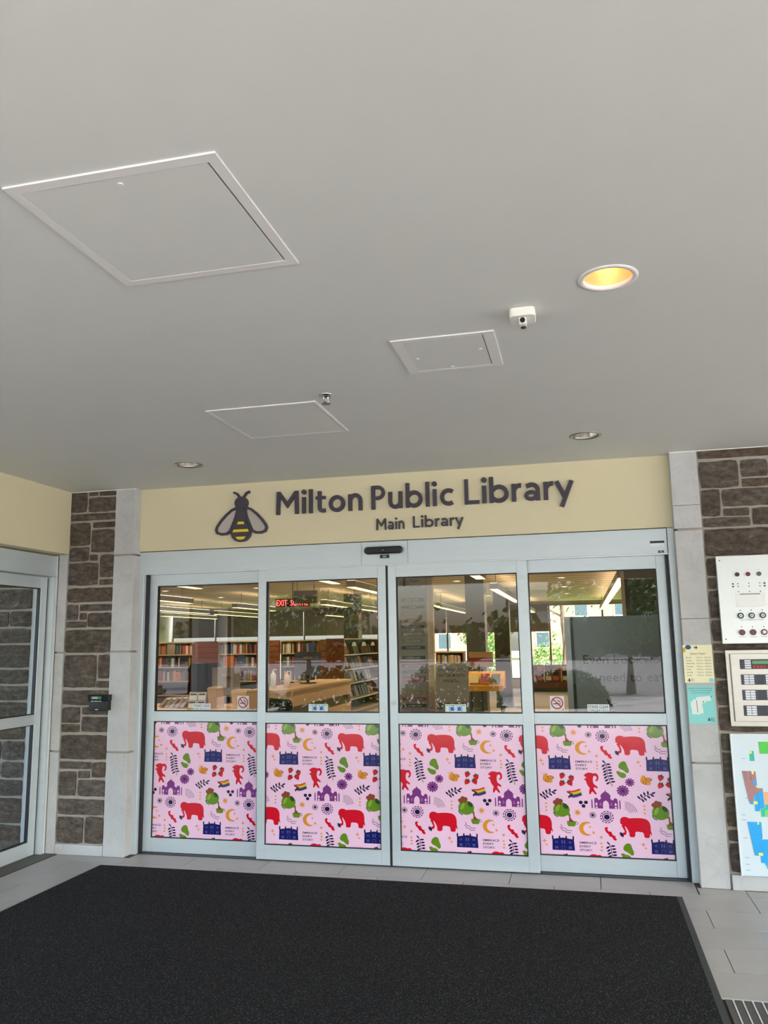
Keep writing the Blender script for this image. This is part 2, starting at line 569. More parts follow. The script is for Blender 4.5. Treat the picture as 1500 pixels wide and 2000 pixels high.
def stones(parent, L, yf, seed, depth=0.03):
    rnd = random.Random(seed)
    for (x0, z0, x1, z1) in L:
        nx = max(3, min(6, int((x1 - x0) / 0.07) + 2))
        nz = max(3, min(5, int((z1 - z0) / 0.06) + 2))
        proud = rnd.uniform(0.006, 0.016)
        kk = min(1.0, min(x1 - x0, z1 - z0) / 0.12)
        mbs = MB()
        idx = {}
        for i in range(nx + 1):
            for j in range(nz + 1):
                ed = i in (0, nx) or j in (0, nz)
                x = x0 + (x1 - x0) * i / nx
                z = z0 + (z1 - z0) * j / nz
                if ed:
                    x += rnd.uniform(-0.003, 0.003) * kk
                    z += rnd.uniform(-0.003, 0.003) * kk
                    if i in (0, nx) and j in (0, nz):
                        x += 0.005 * kk if i == 0 else -0.005 * kk
                        z += 0.004 * kk if j == 0 else -0.004 * kk
                    y = yf - proud * rnd.uniform(0.1, 0.4)
                else:
                    x += rnd.uniform(-0.2, 0.2) * (x1 - x0) / nx
                    z += rnd.uniform(-0.2, 0.2) * (z1 - z0) / nz
                    y = yf - proud * rnd.uniform(0.5, 1.3)
                idx[i, j] = len(mbs.v)
                mbs.v.append((x, y, z))
        for i in range(nx):
            for j in range(nz):
                mbs.f.append((idx[i, j], idx[i + 1, j], idx[i + 1, j + 1], idx[i, j + 1]))
                mbs.mi.append(0)
        loop = [(i, 0) for i in range(nx)] + [(nx, j) for j in range(nz)] + [(i, nz) for i in range(nx, 0, -1)] + [(0, j) for j in range(nz, 0, -1)]
        back = []
        for q in loop:
            vx = mbs.v[idx[q]]
            back.append(len(mbs.v))
            mbs.v.append((vx[0], yf + depth, vx[2]))
        for a in range(len(loop)):
            b = (a + 1) % len(loop)
            mbs.f.append((idx[loop[a]], idx[loop[b]], back[b], back[a]))
            mbs.mi.append(0)
        mbs.build('stone', STONE, parent)
def limeblock(parent, x0, x1, y0, y1, z0, z1, name='limestone_block'):
    box(name, LIME, parent, x0, x1, y0, y1, z0, z1, bevel=0.004)

pierL = MB().box(-2.935, -2.27, -0.066, 0.30, 0, H).build('wall_pier_left', M_MORTAR)
struct(pierL, 'stone and limestone pier left of the entrance doors')
stones(pierL, STONES_L, -0.074, 3)
for z0, z1 in ((0.0, 0.776), (0.788, 1.556), (1.568, 2.335), (2.347, H)):
    limeblock(pierL, -2.433, -2.246, -0.083, 0.02, z0, z1)
for z0, z1 in ((0.0, 0.776), (0.788, 1.556), (1.568, 2.366)):
    limeblock(pierL, -2.943, -2.862, -0.083, 0.02, z0, z1)
limeblock(pierL, -2.858, -2.437, -0.083, 0.0, 0, 0.078, 'plinth_block')

pierR = MB().box(1.95, 9.5, -0.066, 0.30, 0, H).build('wall_pier_right', M_MORTAR)
struct(pierR, 'stone wall with limestone edge right of the entrance doors')
stones(pierR, STONES_R, -0.074, 11)
for z0, z1 in ((0.0, 0.776), (0.785, 1.7265), (1.7285, 2.333), (2.347, 2.5085), (2.5105, H)):
    limeblock(pierR, 1.927, 2.108, -0.083, 0.02, z0, z1)
limeblock(pierR, 2.118, 2.9, -0.095, 0.0, 0, 0.092, 'plinth_block')

M_CAULK = mat('white_caulk', S(236, 234, 226), 0.5)
box('caulk_bead', M_CAULK, pierL, -2.86, -2.246, -0.090, -0.074, H - 0.006, H - 0.0005)
box('caulk_bead', M_CAULK, pierR, 1.927, 3.0, -0.090, -0.074, H - 0.006, H - 0.0005)
# stone wall seen through the left door, beyond it
wl = MB().box(-6.0, -2.96, -0.055, 0.30, 0, H).build('wall_side_lobby', M_MORTAR)
struct(wl, 'stone wall seen through the glass of the left sliding door')
SZ = [0.0, 0.206, 0.414, 0.557, 0.696, 0.86, 1.028, 1.171, 1.303, 1.436, 1.637, 1.772, 1.917, 2.102, 2.30, 2.5, 2.7, 2.88]
LS = []
for k, (a, b) in enumerate(zip(SZ, SZ[1:])):
    xx = -3.22 if k not in (3, 4, 11) else -3.41
    prev = -3.19
    for q in (xx if xx < -3.3 else -3.72, -4.1 - 0.1 * (k % 3), -4.7 + 0.1 * (k % 2)):
        LS.append((q + 0.008, a + 0.008, prev - 0.008, b - 0.008))
        prev = q
stones(wl, LS, -0.062, 21)
limeblock(wl, -3.18, -3.10, -0.075, 0, 0, 2.4)

# ------------------------------------------------------------------ entrance doors
hdr = thing('trim_1', (-0.16, 0.1, 2.188), kind='structure', label='long aluminium header above the four glass doors')
for a, b in ((-2.247, -0.3525), (-0.351, 0.011), (0.0125, 1.882)):
    box('header_cover', M_ALU, hdr, a, b, 0.008, 0.20, 2.190, 2.366, bevel=0.002)
box('header_drip_edge', M_ALU2, hdr, -2.206, 1.886, 0.02, 0.20, 2.183, 2.190)
jl = thing('trim_2', (-2.22, 0.1, 0), kind='structure', label='aluminium jamb beside the left limestone strip')
box('jamb_post', M_ALU, jl, -2.262, -2.206, 0.010, 0.22, 0, 2.19, bevel=0.004)
box('seal', M_RUBBER, jl, -2.206, -2.193, 0.05, 0.16, 0.004, 2.183)
jr = thing('trim_3', (1.9, 0.1, 0), kind='structure', label='aluminium jamb beside the right limestone strip')
box('jamb_post', M_ALU, jr, 1.886, 1.935, 0.010, 0.22, 0, 2.372, bevel=0.006)
box('seal', M_RUBBER, jr, 1.868, 1.886, 0.04, 0.16, 0.004, 2.183)
sill = thing('trim_6', (-0.16, 0.1, 0), kind='structure', label='dark track along the foot of the glass doors')
box('floor_track', mat('track_dark', S(58, 58, 60), 0.4, metal=0.6), sill, -2.206, 1.886, 0.045, 0.19, -0.004, 0.006)

FILM_PINK = mat('film_pink', S(246, 204, 230), 0.22, coat=0.3)
FC = {'red': S(214, 10, 38), 'green': S(100, 140, 28), 'dkgreen': S(48, 74, 34), 'navy': S(26, 28, 96), 'ink': S(34, 24, 66), 'orange': S(226, 148, 40), 'plum': S(128, 54, 130), 'brown': S(138, 70, 40), 'white': S(245, 236, 240), 'ltnavy': S(80, 84, 170), 'pink': S(246, 204, 230), 'yellow': S(240, 200, 30), 'teal': S(60, 150, 70), 'ltplum': S(176, 96, 168), 'grey': S(120, 100, 110), 'ltgreen': S(132, 176, 52)}
FKEYS = list(FC)
FMATS = [mat('film_' + k, FC[k], 0.22, coat=0.3) for k in FKEYS]

# pattern of one repeat, in its own 2D units (x right, y down); repeat 488 x 446 units
PAT = []                                # (layer, colour, polygon)
def sm(pts):
    o = []
    for i, p in enumerate(pts):
        q = pts[(i + 1) % len(pts)]
        o += [(p[0] * .78 + q[0] * .22, p[1] * .78 + q[1] * .22), (p[0] * .22 + q[0] * .78, p[1] * .22 + q[1] * .78)]
    return o
def pg(col, pts, layer=0):
    PAT.append((layer, FKEYS.index(col), list(pts)))
def ell(col, cx, cy, rx, ry=None, layer=0, n=20, rot=0, a0=0, a1=2 * PI):
    ry = rx if ry is None else ry
    full = abs(a1 - a0) > 6.2
    k = n if full else n + 1
    pts = []
    for i in range(k):
        a = a0 + (a1 - a0) * i / n
        x, y = rx * math.cos(a), ry * math.sin(a)
        pts.append((cx + x * math.cos(rot) - y * math.sin(rot), cy + x * math.sin(rot) + y * math.cos(rot)))
    pg(col, pts, layer)
def offs(pts, wd, closed=False):
    n = len(pts)
    L, R_ = [], []
    for i, p in enumerate(pts):
        a = pts[(i - 1) % n] if (closed or i > 0) else None
        b = pts[(i + 1) % n] if (closed or i < n - 1) else None
        def nd(u, v):
            dx, dy = v[0] - u[0], v[1] - u[1]
            l = math.hypot(dx, dy) or 1
            return (-dy / l, dx / l)
        if a is None:
            nn, s = nd(p, b), 1
        elif b is None:
            nn, s = nd(a, p), 1
        else:
            n1, n2 = nd(a, p), nd(p, b)
            mx, my = n1[0] + n2[0], n1[1] + n2[1]
            l = math.hypot(mx, my) or 1
            nn = (mx / l, my / l)
            s = min(2.5, 1 / max(0.3, nn[0] * n1[0] + nn[1] * n1[1]))
        h = (wd[i] if isinstance(wd, (list, tuple)) else wd) / 2 * s
        L.append((p[0] + nn[0] * h, p[1] + nn[1] * h))
        R_.append((p[0] - nn[0] * h, p[1] - nn[1] * h))
    return L, R_
def line(col, pts, wd, layer=0, closed=False):
    L, R_ = offs(pts, wd, closed)
    n = len(pts)
    for i in range(n if closed else n - 1):
        j = (i + 1) % n
        pg(col, [L[i], L[j], R_[j], R_[i]], layer)
def arcp(cx, cy, r, a0, a1, n=12, ry=None):
    ry = r if ry is None else ry
    return [(cx + r * math.cos(math.radians(a0 + (a1 - a0) * i / n)), cy + ry * math.sin(math.radians(a0 + (a1 - a0) * i / n))) for i in range(n + 1)]
def starp(cx, cy, ro, ri, n, rot=0):
    return [(cx + (ro if i % 2 == 0 else ri) * math.cos(rot + PI * i / n), cy + (ro if i % 2 == 0 else ri) * math.sin(rot + PI * i / n)) for i in range(2 * n)]
def leaf(col, x, y, l, wd, ang, layer=0):
    ca, sa = math.cos(ang), math.sin(ang)
    pts = []
    for i in range(9):
        t = i / 8
        pts.append((t * l, wd / 2 * math.sin(PI * t) ** 0.7))
    for i in range(7, 0, -1):
        t = i / 8
        pts.append((t * l, -wd / 2 * math.sin(PI * t) ** 0.7))
    pg(col, [(x + a * ca - b * sa, y + a * sa + b * ca) for a, b in pts], layer)
# elephant, facing left
pg('red', sm([(1133, 146), (1137, 131), (1150, 122), (1166, 123), (1178, 130), (1200, 127), (1235, 126), (1262, 131), (1276, 146), (1281, 168), (1280, 192), (1285, 214), (1281, 218), (1276, 205), (1273, 232), (1247, 232), (1245, 204), (1222, 200), (1205, 201), (1203, 230), (1176, 231), (1175, 206), (1168, 190), (1160, 176), (1155, 172), (1158, 186), (1163, 203), (1160, 218), (1150, 222), (1143, 214), (1146, 206), (1152, 208), (1153, 200), (1146, 184), (1136, 166)]))
line('white', [(1141, 164), (1132, 172), (1128, 168)], [5, 3, 1], 1)
for a in (1.7, 2.3, 2.9, 3.5):
    leaf('ink', 1145, 215, 20, 8, a, 1)
# teapot, cup
ell('green', 845, 540, 42, 40)
pg('green', [(872, 548), (884, 556), (890, 570), (880, 572), (866, 568)])
ell('dkgreen', 866, 520, 11, 17, 1, rot=-0.6)
ell('ltgreen', 826, 532, 9, 22, 1, rot=0.4)
for a, b in ((815, 500), (828, 488), (842, 492), (836, 503), (822, 508)):
    ell('brown', a, b, 12)
pg('dkgreen', [(806, 552), (812, 568), (828, 580), (824, 583), (808, 572), (802, 556)], 1)
pg('brown', [(880, 570), (887, 568), (889, 585), (903, 602), (880, 602), (882, 588)])
pg('green', [(869, 602), (916, 602), (914, 618), (908, 630), (876, 630), (870, 618)])
ell('brown', 892, 604, 20, 3, 1)
line('green', arcp(916, 612, 8, -90, 90, 6), 3)
for x, y in ((768, 507), (768, 527), (768, 546), (1035, 272 + 446), (1037, 290 + 446), (1035, 308 + 446)):
    ell('orange', x, y, 5, n=10)
pg('orange', starp(925, 553, 22, 8, 8, 0.2))
pg('orange', starp(1036, 684, 11, 4, 6, 0.1))
# round emblems
for cx, cy, r, n in ((1000, 565, 17, 10), (1070, 573, 34, 12)):
    ell('ink', cx, cy, r * 0.42)
    line('navy', arcp(cx, cy, r * 0.62, 0, 360, 20)[:-1], r * 0.12, 0, True)
    for i in range(n):
        line('plum' if r > 20 else 'ink', arcp(cx, cy, r * 0.9, 360 * i / n, 360 * (i + 0.7) / n, 3), r * 0.17)
line('ink', [(838, 620), (846, 640), (860, 642), (868, 654), (880, 652), (893, 655)], 2.5)
line('ink', [(834, 634), (844, 652), (858, 656), (866, 666), (876, 664), (888, 666)], 2.5)
# crescent and stars
pg('orange', arcp(967, 640, 38, -60, -300, 18) + arcp(980, 640, 30, -285, -75, 14))
pg('orange', starp(984, 630, 9, 3, 4))
pg('orange', starp(1000, 660, 10, 4, 6))
# red ribbon figure
pg('red', sm([(1055, 632), (1066, 626), (1074, 630), (1068, 640), (1076, 652), (1088, 650), (1090, 662), (1100, 674), (1108, 672), (1106, 684), (1114, 690), (1108, 700), (1096, 694), (1090, 680), (1078, 678), (1072, 664), (1060, 654)]))
# house
pg('navy', [(792, 702), (846, 693), (900, 702), (903, 762), (790, 762)])
for x in (794, 828, 862, 897):
    pg('ink', [(x - 4, 703), (x - 4, 688), (x, 681), (x + 4, 688), (x + 4, 703)])
for x in (808, 816, 876, 884):
    pg('ltnavy', [(x - 2, 712), (x + 2, 712), (x + 2, 724), (x - 2, 724)], 1)
    pg('ltnavy', [(x - 3, 740), (x + 3, 740), (x + 3, 754), (x - 3, 754)], 1)
for x in (840, 852):
    pg('ltnavy', [(x - 3, 708), (x + 3, 708), (x + 3, 726), (x - 3, 726)], 1)
line('ltnavy', [(838, 758), (838, 742), (846, 737), (854, 742), (854, 758)], 2, 1)
# leafy branch
line('ink', [(1075, 270), (1083, 300), (1085, 340), (1094, 372), (1106, 404)], 3)
for i, (x, y) in enumerate(((1078, 284), (1082, 300), (1084, 316), (1085, 332), (1087, 348), (1091, 364), (1097, 380))):
    leaf('ink', x - 2, y, 24, 10, 2.5, 0)
    leaf('ink', x + 2, y, 24, 10, 0.3 - 0.4, 0)
leaf('ink', 1075, 276, 20, 8, -2.2)
# pears
pg('green', sm([(1170, 264), (1180, 270), (1185, 290), (1193, 312), (1190, 328), (1180, 330), (1164, 314), (1146, 306), (1140, 294), (1146, 278), (1158, 266)]))
pg('green', sm([(1127, 322), (1140, 318), (1152, 326), (1168, 328), (1178, 338), (1176, 350), (1166, 358), (1150, 356), (1138, 344)]))
pg('orange', starp(752, 714, 15, 4, 4))
pg('orange', starp(762, 734, 9, 3, 4))
# honey bee
ell('orange', 782, 378, 26, 14, 0, rot=0.25)
ell('orange', 770, 358, 10, 20, 0, rot=0.5)
ell('brown', 797, 362, 18, 10, 1, rot=0.15)
ell('orange', 797, 362, 14, 7, 2, rot=0.15)
line('brown', [(774, 370), (770, 388)], 3, 2)
line('brown', [(785, 374), (781, 391)], 3, 2)
line('orange', [(762, 352), (752, 340)], 2)
line('orange', [(768, 346), (764, 332)], 2)
# strawberries
for x, y, a in ((856, 352, 0.3), (903, 365, -0.2), (853, 394, 0.6), (895, 391, -0.5)):
    ca, sa = math.cos(a), math.sin(a)
    q = [(-15, -8), (-8, -15), (8, -15), (15, -8), (12, 6), (0, 20), (-12, 6)]
    pg('red', [(x + u * ca - v * sa, y + u * sa + v * ca) for u, v in q])
    q = [(-16, -14), (-8, -11), (0, -22), (8, -11), (16, -14), (9, -4), (0, -8), (-9, -4)]
    pg('dkgreen', [(x + u * ca - v * sa, y + u * sa + v * ca) for u, v in q], 1)
# red leaping figure
pg('red', sm([(975, 338), (985, 331), (1002, 331), (1014, 336), (1026, 332), (1036, 340), (1041, 356), (1036, 374), (1026, 380), (1022, 374), (1030, 364), (1028, 350), (1018, 348), (1012, 356), (1010, 376), (1014, 394), (1026, 402), (1036, 414), (1028, 418), (1016, 410), (1012, 420), (1020, 434), (1028, 450), (1018, 452), (1006, 434), (1000, 440), (996, 452), (988, 448), (990, 430), (994, 416), (984, 404), (978, 390), (976, 376), (966, 370), (968, 364), (978, 364), (976, 354), (966, 350), (968, 344)]))
# flowers
for x, y, r, n in ((1156, 427, 31, 12), (1193, 380, 24, 10)):
    pg('plum', starp(x, y, r, r * 0.62, n))
    ell('ink', x, y, r * 0.2, layer=1)
    for i in range(n):
        a = 2 * PI * i / n
        ell('plum', x + r * 0.8 * math.cos(a), y + r * 0.8 * math.sin(a), r * 0.2, n=8)
# sprig
line('ink', [(748, 475), (770, 456), (800, 442), (826, 434)], 3)
for x, y, a in ((762, 462, -2.0), (776, 452, -1.9), (790, 446, -1.6), (768, 460, 0.9), (784, 450, 0.7), (800, 443, 0.5), (806, 441, -0.5), (756, 468, 0.9), (752, 470, -2.3)):
    leaf('ink', x, y, 23, 10, a)
# striped flag
for i, cname in enumerate(('red', 'orange', 'yellow', 'teal', 'navy', 'plum')):
    def yt(x, k):
        return 432 + k * 6.3 - (x - 880) * 0.12 + 5 * math.sin((x - 880) / 16.0)
    xs_ = [884 + 10 * q for q in range(7)]
    pg(cname, [(x + i * 1.5, yt(x, i)) for x in xs_] + [(x + (i + 1) * 1.5, yt(x, i + 1)) for x in reversed(xs_)])
pg('ink', [(876, 434), (908, 452), (884, 478)], 1)
pg('brown', [(877, 440), (900, 452), (883, 470)], 2)
pg('white', [(878, 446), (892, 453), (882, 463)], 3)
# domed palace
pg('plum', [(1012, 527), (1012, 484), (1024, 480), (1038, 480), (1046, 472), (1092, 472), (1100, 480), (1116, 480), (1128, 484), (1128, 527)])
pg('pink', [(1054, 527), (1054, 502), (1058, 490), (1069, 482), (1080, 490), (1084, 502), (1084, 527)], 1)
pg('plum', [(1046, 474), (1044, 456), (1052, 444), (1066, 434), (1069, 422), (1072, 434), (1086, 444), (1094, 456), (1092, 474)])
for x in (1022, 1117):
    ell('plum', x, 480, 10, 11)
    pg('pink', [(x - 5, 510), (x - 5, 500), (x, 494), (x + 5, 500), (x + 5, 510)], 1)
    pg('pink', [(x - 5, 525), (x - 5, 516), (x + 5, 516), (x + 5, 525)], 1)
for x in (1042, 1096):
    pg('ltplum', [(x - 4, 512), (x - 4, 498), (x, 493), (x + 4, 498), (x + 4, 512)], 1)
for x in (1000, 1138):
    pg('plum', [(x - 3, 527), (x - 3, 484), (x, 476), (x + 3, 484), (x + 3, 527)])
# rainbow arcs
for r in (24, 33, 42, 51, 60):
    line('ink', arcp(1160, 549, r, -88, -8, 8), 2.2)
for x, y in ((944, 497), (970, 496), (957, 516)):
    ell('ink', x, y, 10, n=12)
def pat_text():
    for k, s in enumerate(('EMBRACE', 'EVERY', 'STORY.')):
        vs, fs = text_geo(s, 0.014)
        x0 = min(v[0] for v in vs)
        wd = {'EMBRACE': 84, 'EVERY': 56, 'STORY.': 63}[s]
        kx = wd / (max(v[0] for v in vs) - x0)
        for f in fs:
            PAT.append((0, FKEYS.index('ink'), [(928 + (vs[i][0] - x0) * kx, 722 + 20 * k - vs[i][1] * 16) for i in f]))
pat_text()

def film(parent, x0, x1, z0, z1, y, eleph_x, eleph_v):
    fo = MB().box(x0, x1, y, y + 0.006, z0, z1).build('film_panel', FILM_PINK, parent)
    tw, th = 0.6635, 0.5435
    bm = bmesh.new()
    sx, sz = tw / 488.0, th / 446.0
    for i in range(-2, 3):
        for j in range(-2, 3):
            ox = x0 + eleph_x + i * tw
            oz = z1 - eleph_v - j * th
            for pi_, (lay, ci, pts) in enumerate(PAT):
                q = [(ox + (px - 1130) * sx, oz - (py - 120) * sz) for px, py in pts]
                if max(a for a, b in q) < x0 or min(a for a, b in q) > x1 or max(b for a, b in q) < z0 or min(b for a, b in q) > z1:
                    continue
                vv = [bm.verts.new((a, y - 0.0006 - 0.0007 * lay - (pi_ % 80) * 7e-6, b)) for a, b in q]
                try:
                    f = bm.faces.new(vv)
                    f.material_index = ci
                except ValueError:
                    pass
    bm.normal_update()
    bmesh.ops.triangulate(bm, faces=bm.faces[:], ngon_method='EAR_CLIP')
    for co, no in (((x0, 0, 0), (-1, 0, 0)), ((x1, 0, 0), (1, 0, 0)), ((0, 0, z0), (0, 0, -1)), ((0, 0, z1), (0, 0, 1))):
        bmesh.ops.bisect_plane(bm, geom=bm.verts[:] + bm.edges[:] + bm.faces[:], plane_co=co, plane_no=no, clear_outer=True)
    for f in bm.faces:
        if f.normal.y > 0:
            f.normal_flip()
    c = WLOC[fo.name]
    bmesh.ops.translate(bm, verts=bm.verts[:], vec=-c)
    me = bpy.data.meshes.new('printed_motifs')
    bm.to_mesh(me)
    bm.free()
    for m in FMATS:
        me.materials.append(m)
    o = bpy.data.objects.new('printed_motifs', me)
    COL.objects.link(o)
    o.parent = fo
    tag(o, kind='stuff', label='printed elephants, palaces, teapots, fruit and the words EMBRACE EVERY STORY')
    WLOC[o.name] = c

def door(name, label, x0, x1, gx0, gx1, y0, z0, z1, ex, ev, gz=(1.083, 2.091), fz=(0.114, 1.005), dep=0.045):
    d = thing(name, ((x0 + x1) / 2, y0 + dep / 2, z0), kind='structure', label=label)
    box('stile', M_ALU, d, x0, gx0, y0, y0 + dep, z0, z1, 0.003)
    box('stile', M_ALU, d, gx1, x1, y0, y0 + dep, z0, z1, 0.003)
    box('rail', M_ALU, d, gx0, gx1, y0 + 0.001, y0 + dep, gz[1], z1, 0.002)
    box('rail', M_ALU, d, gx0, gx1, y0 + 0.001, y0 + dep, fz[1], gz[0], 0.002)
    box('rail', M_ALU, d, gx0, gx1, y0 + 0.001, y0 + dep, z0, fz[0], 0.002)
    for a, b in (gz, fz):
        g = MB()
        t, ya, yb = 0.007, y0 + 0.008, y0 + dep - 0.008
        g.box(gx0, gx0 + t, ya, yb, a, b).box(gx1 - t, gx1, ya, yb, a, b)
        g.box(gx0 + t, gx1 - t, ya, yb, a, a + t).box(gx0 + t, gx1 - t, ya, yb, b - t, b)
        g.build('gasket', M_RUBBER, d)
    MB().face([(gx0 + 0.006, y0 + 0.022, gz[0] + 0.006), (gx1 - 0.006, y0 + 0.022, gz[0] + 0.006), (gx1 - 0.006, y0 + 0.022, gz[1] - 0.006), (gx0 + 0.006, y0 + 0.022, gz[1] - 0.006)]).build('glass_pane', GLASS, d, fix=False)
    film(d, gx0 + 0.006, gx1 - 0.006, fz[0] + 0.006, fz[1] - 0.006, y0 + 0.016, ex, ev)
    return d
door('door_1', 'fixed glass panel farthest left of the four entrance panels', -2.193, -1.15, -2.125, -1.23, 0.09, 0.008, 2.184, 0.236, 0.0645)
d2 = door('door_2', 'sliding glass leaf left of the centre seam', -1.207, -0.169, -1.142, -0.233, 0.03, 0.010, 2.183, -0.094, 0.063)
d3 = door('door_3', 'sliding glass leaf right of the centre seam, with the lock', -0.151, 0.897, -0.090, 0.822, 0.03, 0.010, 2.183, 0.202, 0.062)
door('door_4', 'fixed glass panel farthest right, beside the right pier', 0.84, 1.868, 0.898, 1.803, 0.09, 0.008, 2.184, -0.121, 0.066)
box('centre_seal', M_RUBBER, d2, -0.169, -0.160, 0.035, 0.07, 0.012, 2.180)
box('centre_seal', M_RUBBER, d3, -0.160, -0.151, 0.035, 0.07, 0.012, 2.180)
MB().cyl((-0.122, 0.022, 1.155), 0.017, 0.008, 'y', 20).build('lock_cylinder', M_STEEL, d3)

# ------------------------------------------------------------------ left sliding door
lh = thing('trim_7', (-3.02, -2.3, 2.18), kind='structure', label='aluminium header above the left sliding door')
box('header_cover', M_ALU, lh, -3.10, -2.95, -4.6, -0.095, 2.183, 2.352, bevel=0.002)
box('header_end_cap', M_ALU2, lh, -3.10, -2.946, -0.095, -0.086, 2.175, 2.358)
lj = thing('trim_8', (-3.02, -0.1, 0), kind='structure', label='aluminium jamb of the left sliding door')
box('jamb_post', M_ALU, lj, -3.10, -2.948, -0.125, -0.086, 0, 2.175, bevel=0.003)
box('seal', M_RUBBER, lj, -3.09, -3.005, -0.139, -0.125, 0.004, 2.17)
box('jamb_lip', M_ALU2, lj, -2.952, -2.944, -0.100, -0.086, 0, 2.175)
LDOORS = ['fixed glass panel of the left sliding door nearest the stone pier', 'second glass panel of the left sliding door', 'third glass panel of the left sliding door', 'fourth glass panel of the left sliding door']
for i in range(4):
    ya, yb = -0.139 - i * 1.03 - 1.03, -0.139 - i * 1.03
    X0, X1 = (-3.045, -3.0) if i in (0, 3) else (-3.0, -2.958)
    d = thing('door_%d' % (5 + i), ((X0 + X1) / 2, (ya + yb) / 2, 0.006), kind='structure', label=LDOORS[i])
    box('stile', M_ALU, d, X0, X1, yb - 0.075, yb, 0.006, 2.175, 0.003)
    box('stile', M_ALU, d, X0, X1, ya, ya + 0.075, 0.006, 2.175, 0.003)
    for z0, z1 in ((0.006, 0.112), (1.0, 1.08), (2.082, 2.175)):
        box('rail', M_ALU, d, X0, X1 - 0.001, ya + 0.075, yb - 0.075, z0, z1, 0.002)
    for z0, z1 in ((0.112, 1.0), (1.08, 2.082)):
        g = MB()
        t, p, q = 0.006, ya + 0.075, yb - 0.075
        g.box(X0 + .008, X1 - .008, p, p + t, z0, z1).box(X0 + .008, X1 - .008, q - t, q, z0, z1)
        g.box(X0 + .008, X1 - .008, p + t, q - t, z0, z0 + t).box(X0 + .008, X1 - .008, p + t, q - t, z1 - t, z1)
        g.build('gasket', M_RUBBER, d)
        xm = (X0 + X1) / 2
        MB().face([(xm, p + .005, z0 + .005), (xm, q - .005, z0 + .005), (xm, q - .005, z1 - .005), (xm, p + .005, z1 - .005)]).build('glass_pane', GLASS2, d, fix=False)
st = thing('header_sticker', (-2.948, -0.2, 2.26), 'pale warning sticker on the left door header end', 'sticker')
box('sticker_card', mat('pale_sticker', S(196, 208, 206), 0.4), st, -2.9495, -2.9485, -0.165, -0.10, 2.255, 2.275)

# ------------------------------------------------------------------ lettering above the doors
def vfn(y0):
    return lambda a, b, d: (a, d, b)
WS = 0.165
def glyph(ch):
    """strokes of a humanist sans letter, cap height 1: list of (points, width, closed)"""
    w_, xh = WS, 0.70
    h = w_ / 2
    if ch == 'M':
        W = 1.04
        return [([(h, 0), (h + .03, 1)], w_, 0), ([(W - h, 0), (W - h - .03, 1)], w_, 0), ([(h + .06, 0.92), (W / 2, 0.40), (W - h - .06, 0.92)], w_ * .92, 0)], W
    if ch in 'il':
        if ch == 'l':
            return [([(h, 0), (h, 1.03)], w_, 0)], w_
        return [([(h, 0), (h, xh)], w_, 0), (arcp(h, 0.93, 0.052, 0, 360, 14)[:-1], 0.105, 1)], w_
    if ch == 't':
        pts = [(.17, .92), (.17, .24)] + arcp(.17 + .15, .22, .15, 180, 270, 6)[1:] + [(.44, .085)]
        return [(pts, w_, 0), ([(0, xh - .065), (.44, xh - .065)], .13, 0)], .44
    if ch == 'o':
        return [(arcp(.36, .345, .36 - h, 0, 360, 28, .36 - h)[:-1], w_, 1)], .72
    if ch == 'n':
        pts = [(h, .40)] + arcp(.31, .40, .31 - h, 180, 0, 12, .31 - h + .03) + [(.62 - h, 0)]
        return [([(h, 0), (h, xh)], w_, 0), (pts, w_, 0)], .62
    if ch == 'u':
        pts = [(h, xh), (h, .29)] + arcp(.31, .29, .31 - h, 180, 360, 12, .31 - h)[1:] + [(.62 - h, .3)]
        return [([(.62 - h, 0), (.62 - h, xh)], w_, 0), (pts, w_, 0)], .62
    if ch == 'P':
        pts = [(h, 1 - .07), (.29, 1 - .07)] + arcp(.29, .70, .25, 90, -90, 12, .23)[1:] + [(h, .47)]
        return [([(h, 0), (h, 1)], w_, 0), (pts, .145, 0)], .62
    if ch == 'b':
        pts = arcp(.37, .345, .37 - h, 150, -150, 22, .36 - h)
        return [([(h, 0), (h, 1.03)], w_, 0), (pts, w_, 0)], .73
    if ch == 'c':
        return [(arcp(.37, .345, .37 - h, 52, 308, 20, .36 - h), w_, 0)], .62
    if ch == 'L':
        return [([(h, 1), (h, .065), (.58, .065)], .145, 0)], .58
    if ch == 'r':
        return [([(h, 0), (h, xh)], w_, 0), ([(h, .36)] + arcp(.32, .36, .32 - h, 165, 78, 6, .27), w_, 0)], .41
    if ch == 'a':
        top = [(.09, .57)] + arcp(.29, .43, .225, 118, 0, 8, .20)
        return [(top + [(.515, .0)], w_ * .98, 0), (arcp(.26, .205, .185, 0, 360, 18, .135)[:-1], w_ * .85, 1)], .62
    if ch == 'y':
        return [([(.06, xh), (.34, .08)], w_, 0), ([(.62, xh), (.22, -.30)], w_, 0)], .68
    return [], .3
def letter_mesh(ch, x, z, k, kx, y0, y1):
    mb = MB()
    g, wd = glyph(ch)
    for si, (pts, sw, cl) in enumerate(g):
        L, R_ = offs(pts, sw, bool(cl))
        y0 = y0 - 0.0004 * (si > 0)
        n = len(pts)
        T = lambda p: (x + p[0] * kx, z + p[1] * k)
        if cl:
            for i in range(n):
                j = (i + 1) % n
                q = [T(L[i]), T(L[j]), T(R_[j]), T(R_[i])]
                mb.face([(a, y0, b) for a, b in q])
                mb.face([(q[0][0], y0, q[0][1]), (q[0][0], y1, q[0][1]), (q[1][0], y1, q[1][1]), (q[1][0], y0, q[1][1])])
                mb.face([(q[3][0], y0, q[3][1]), (q[3][0], y1, q[3][1]), (q[2][0], y1, q[2][1]), (q[2][0], y0, q[2][1])])
        else:
            for i in range(n - 1):
                q = [T(L[i]), T(L[i + 1]), T(R_[i + 1]), T(R_[i])]
                mb.prism(q, lambda a, b, d: (a, d, b), y0, y1)
    return mb
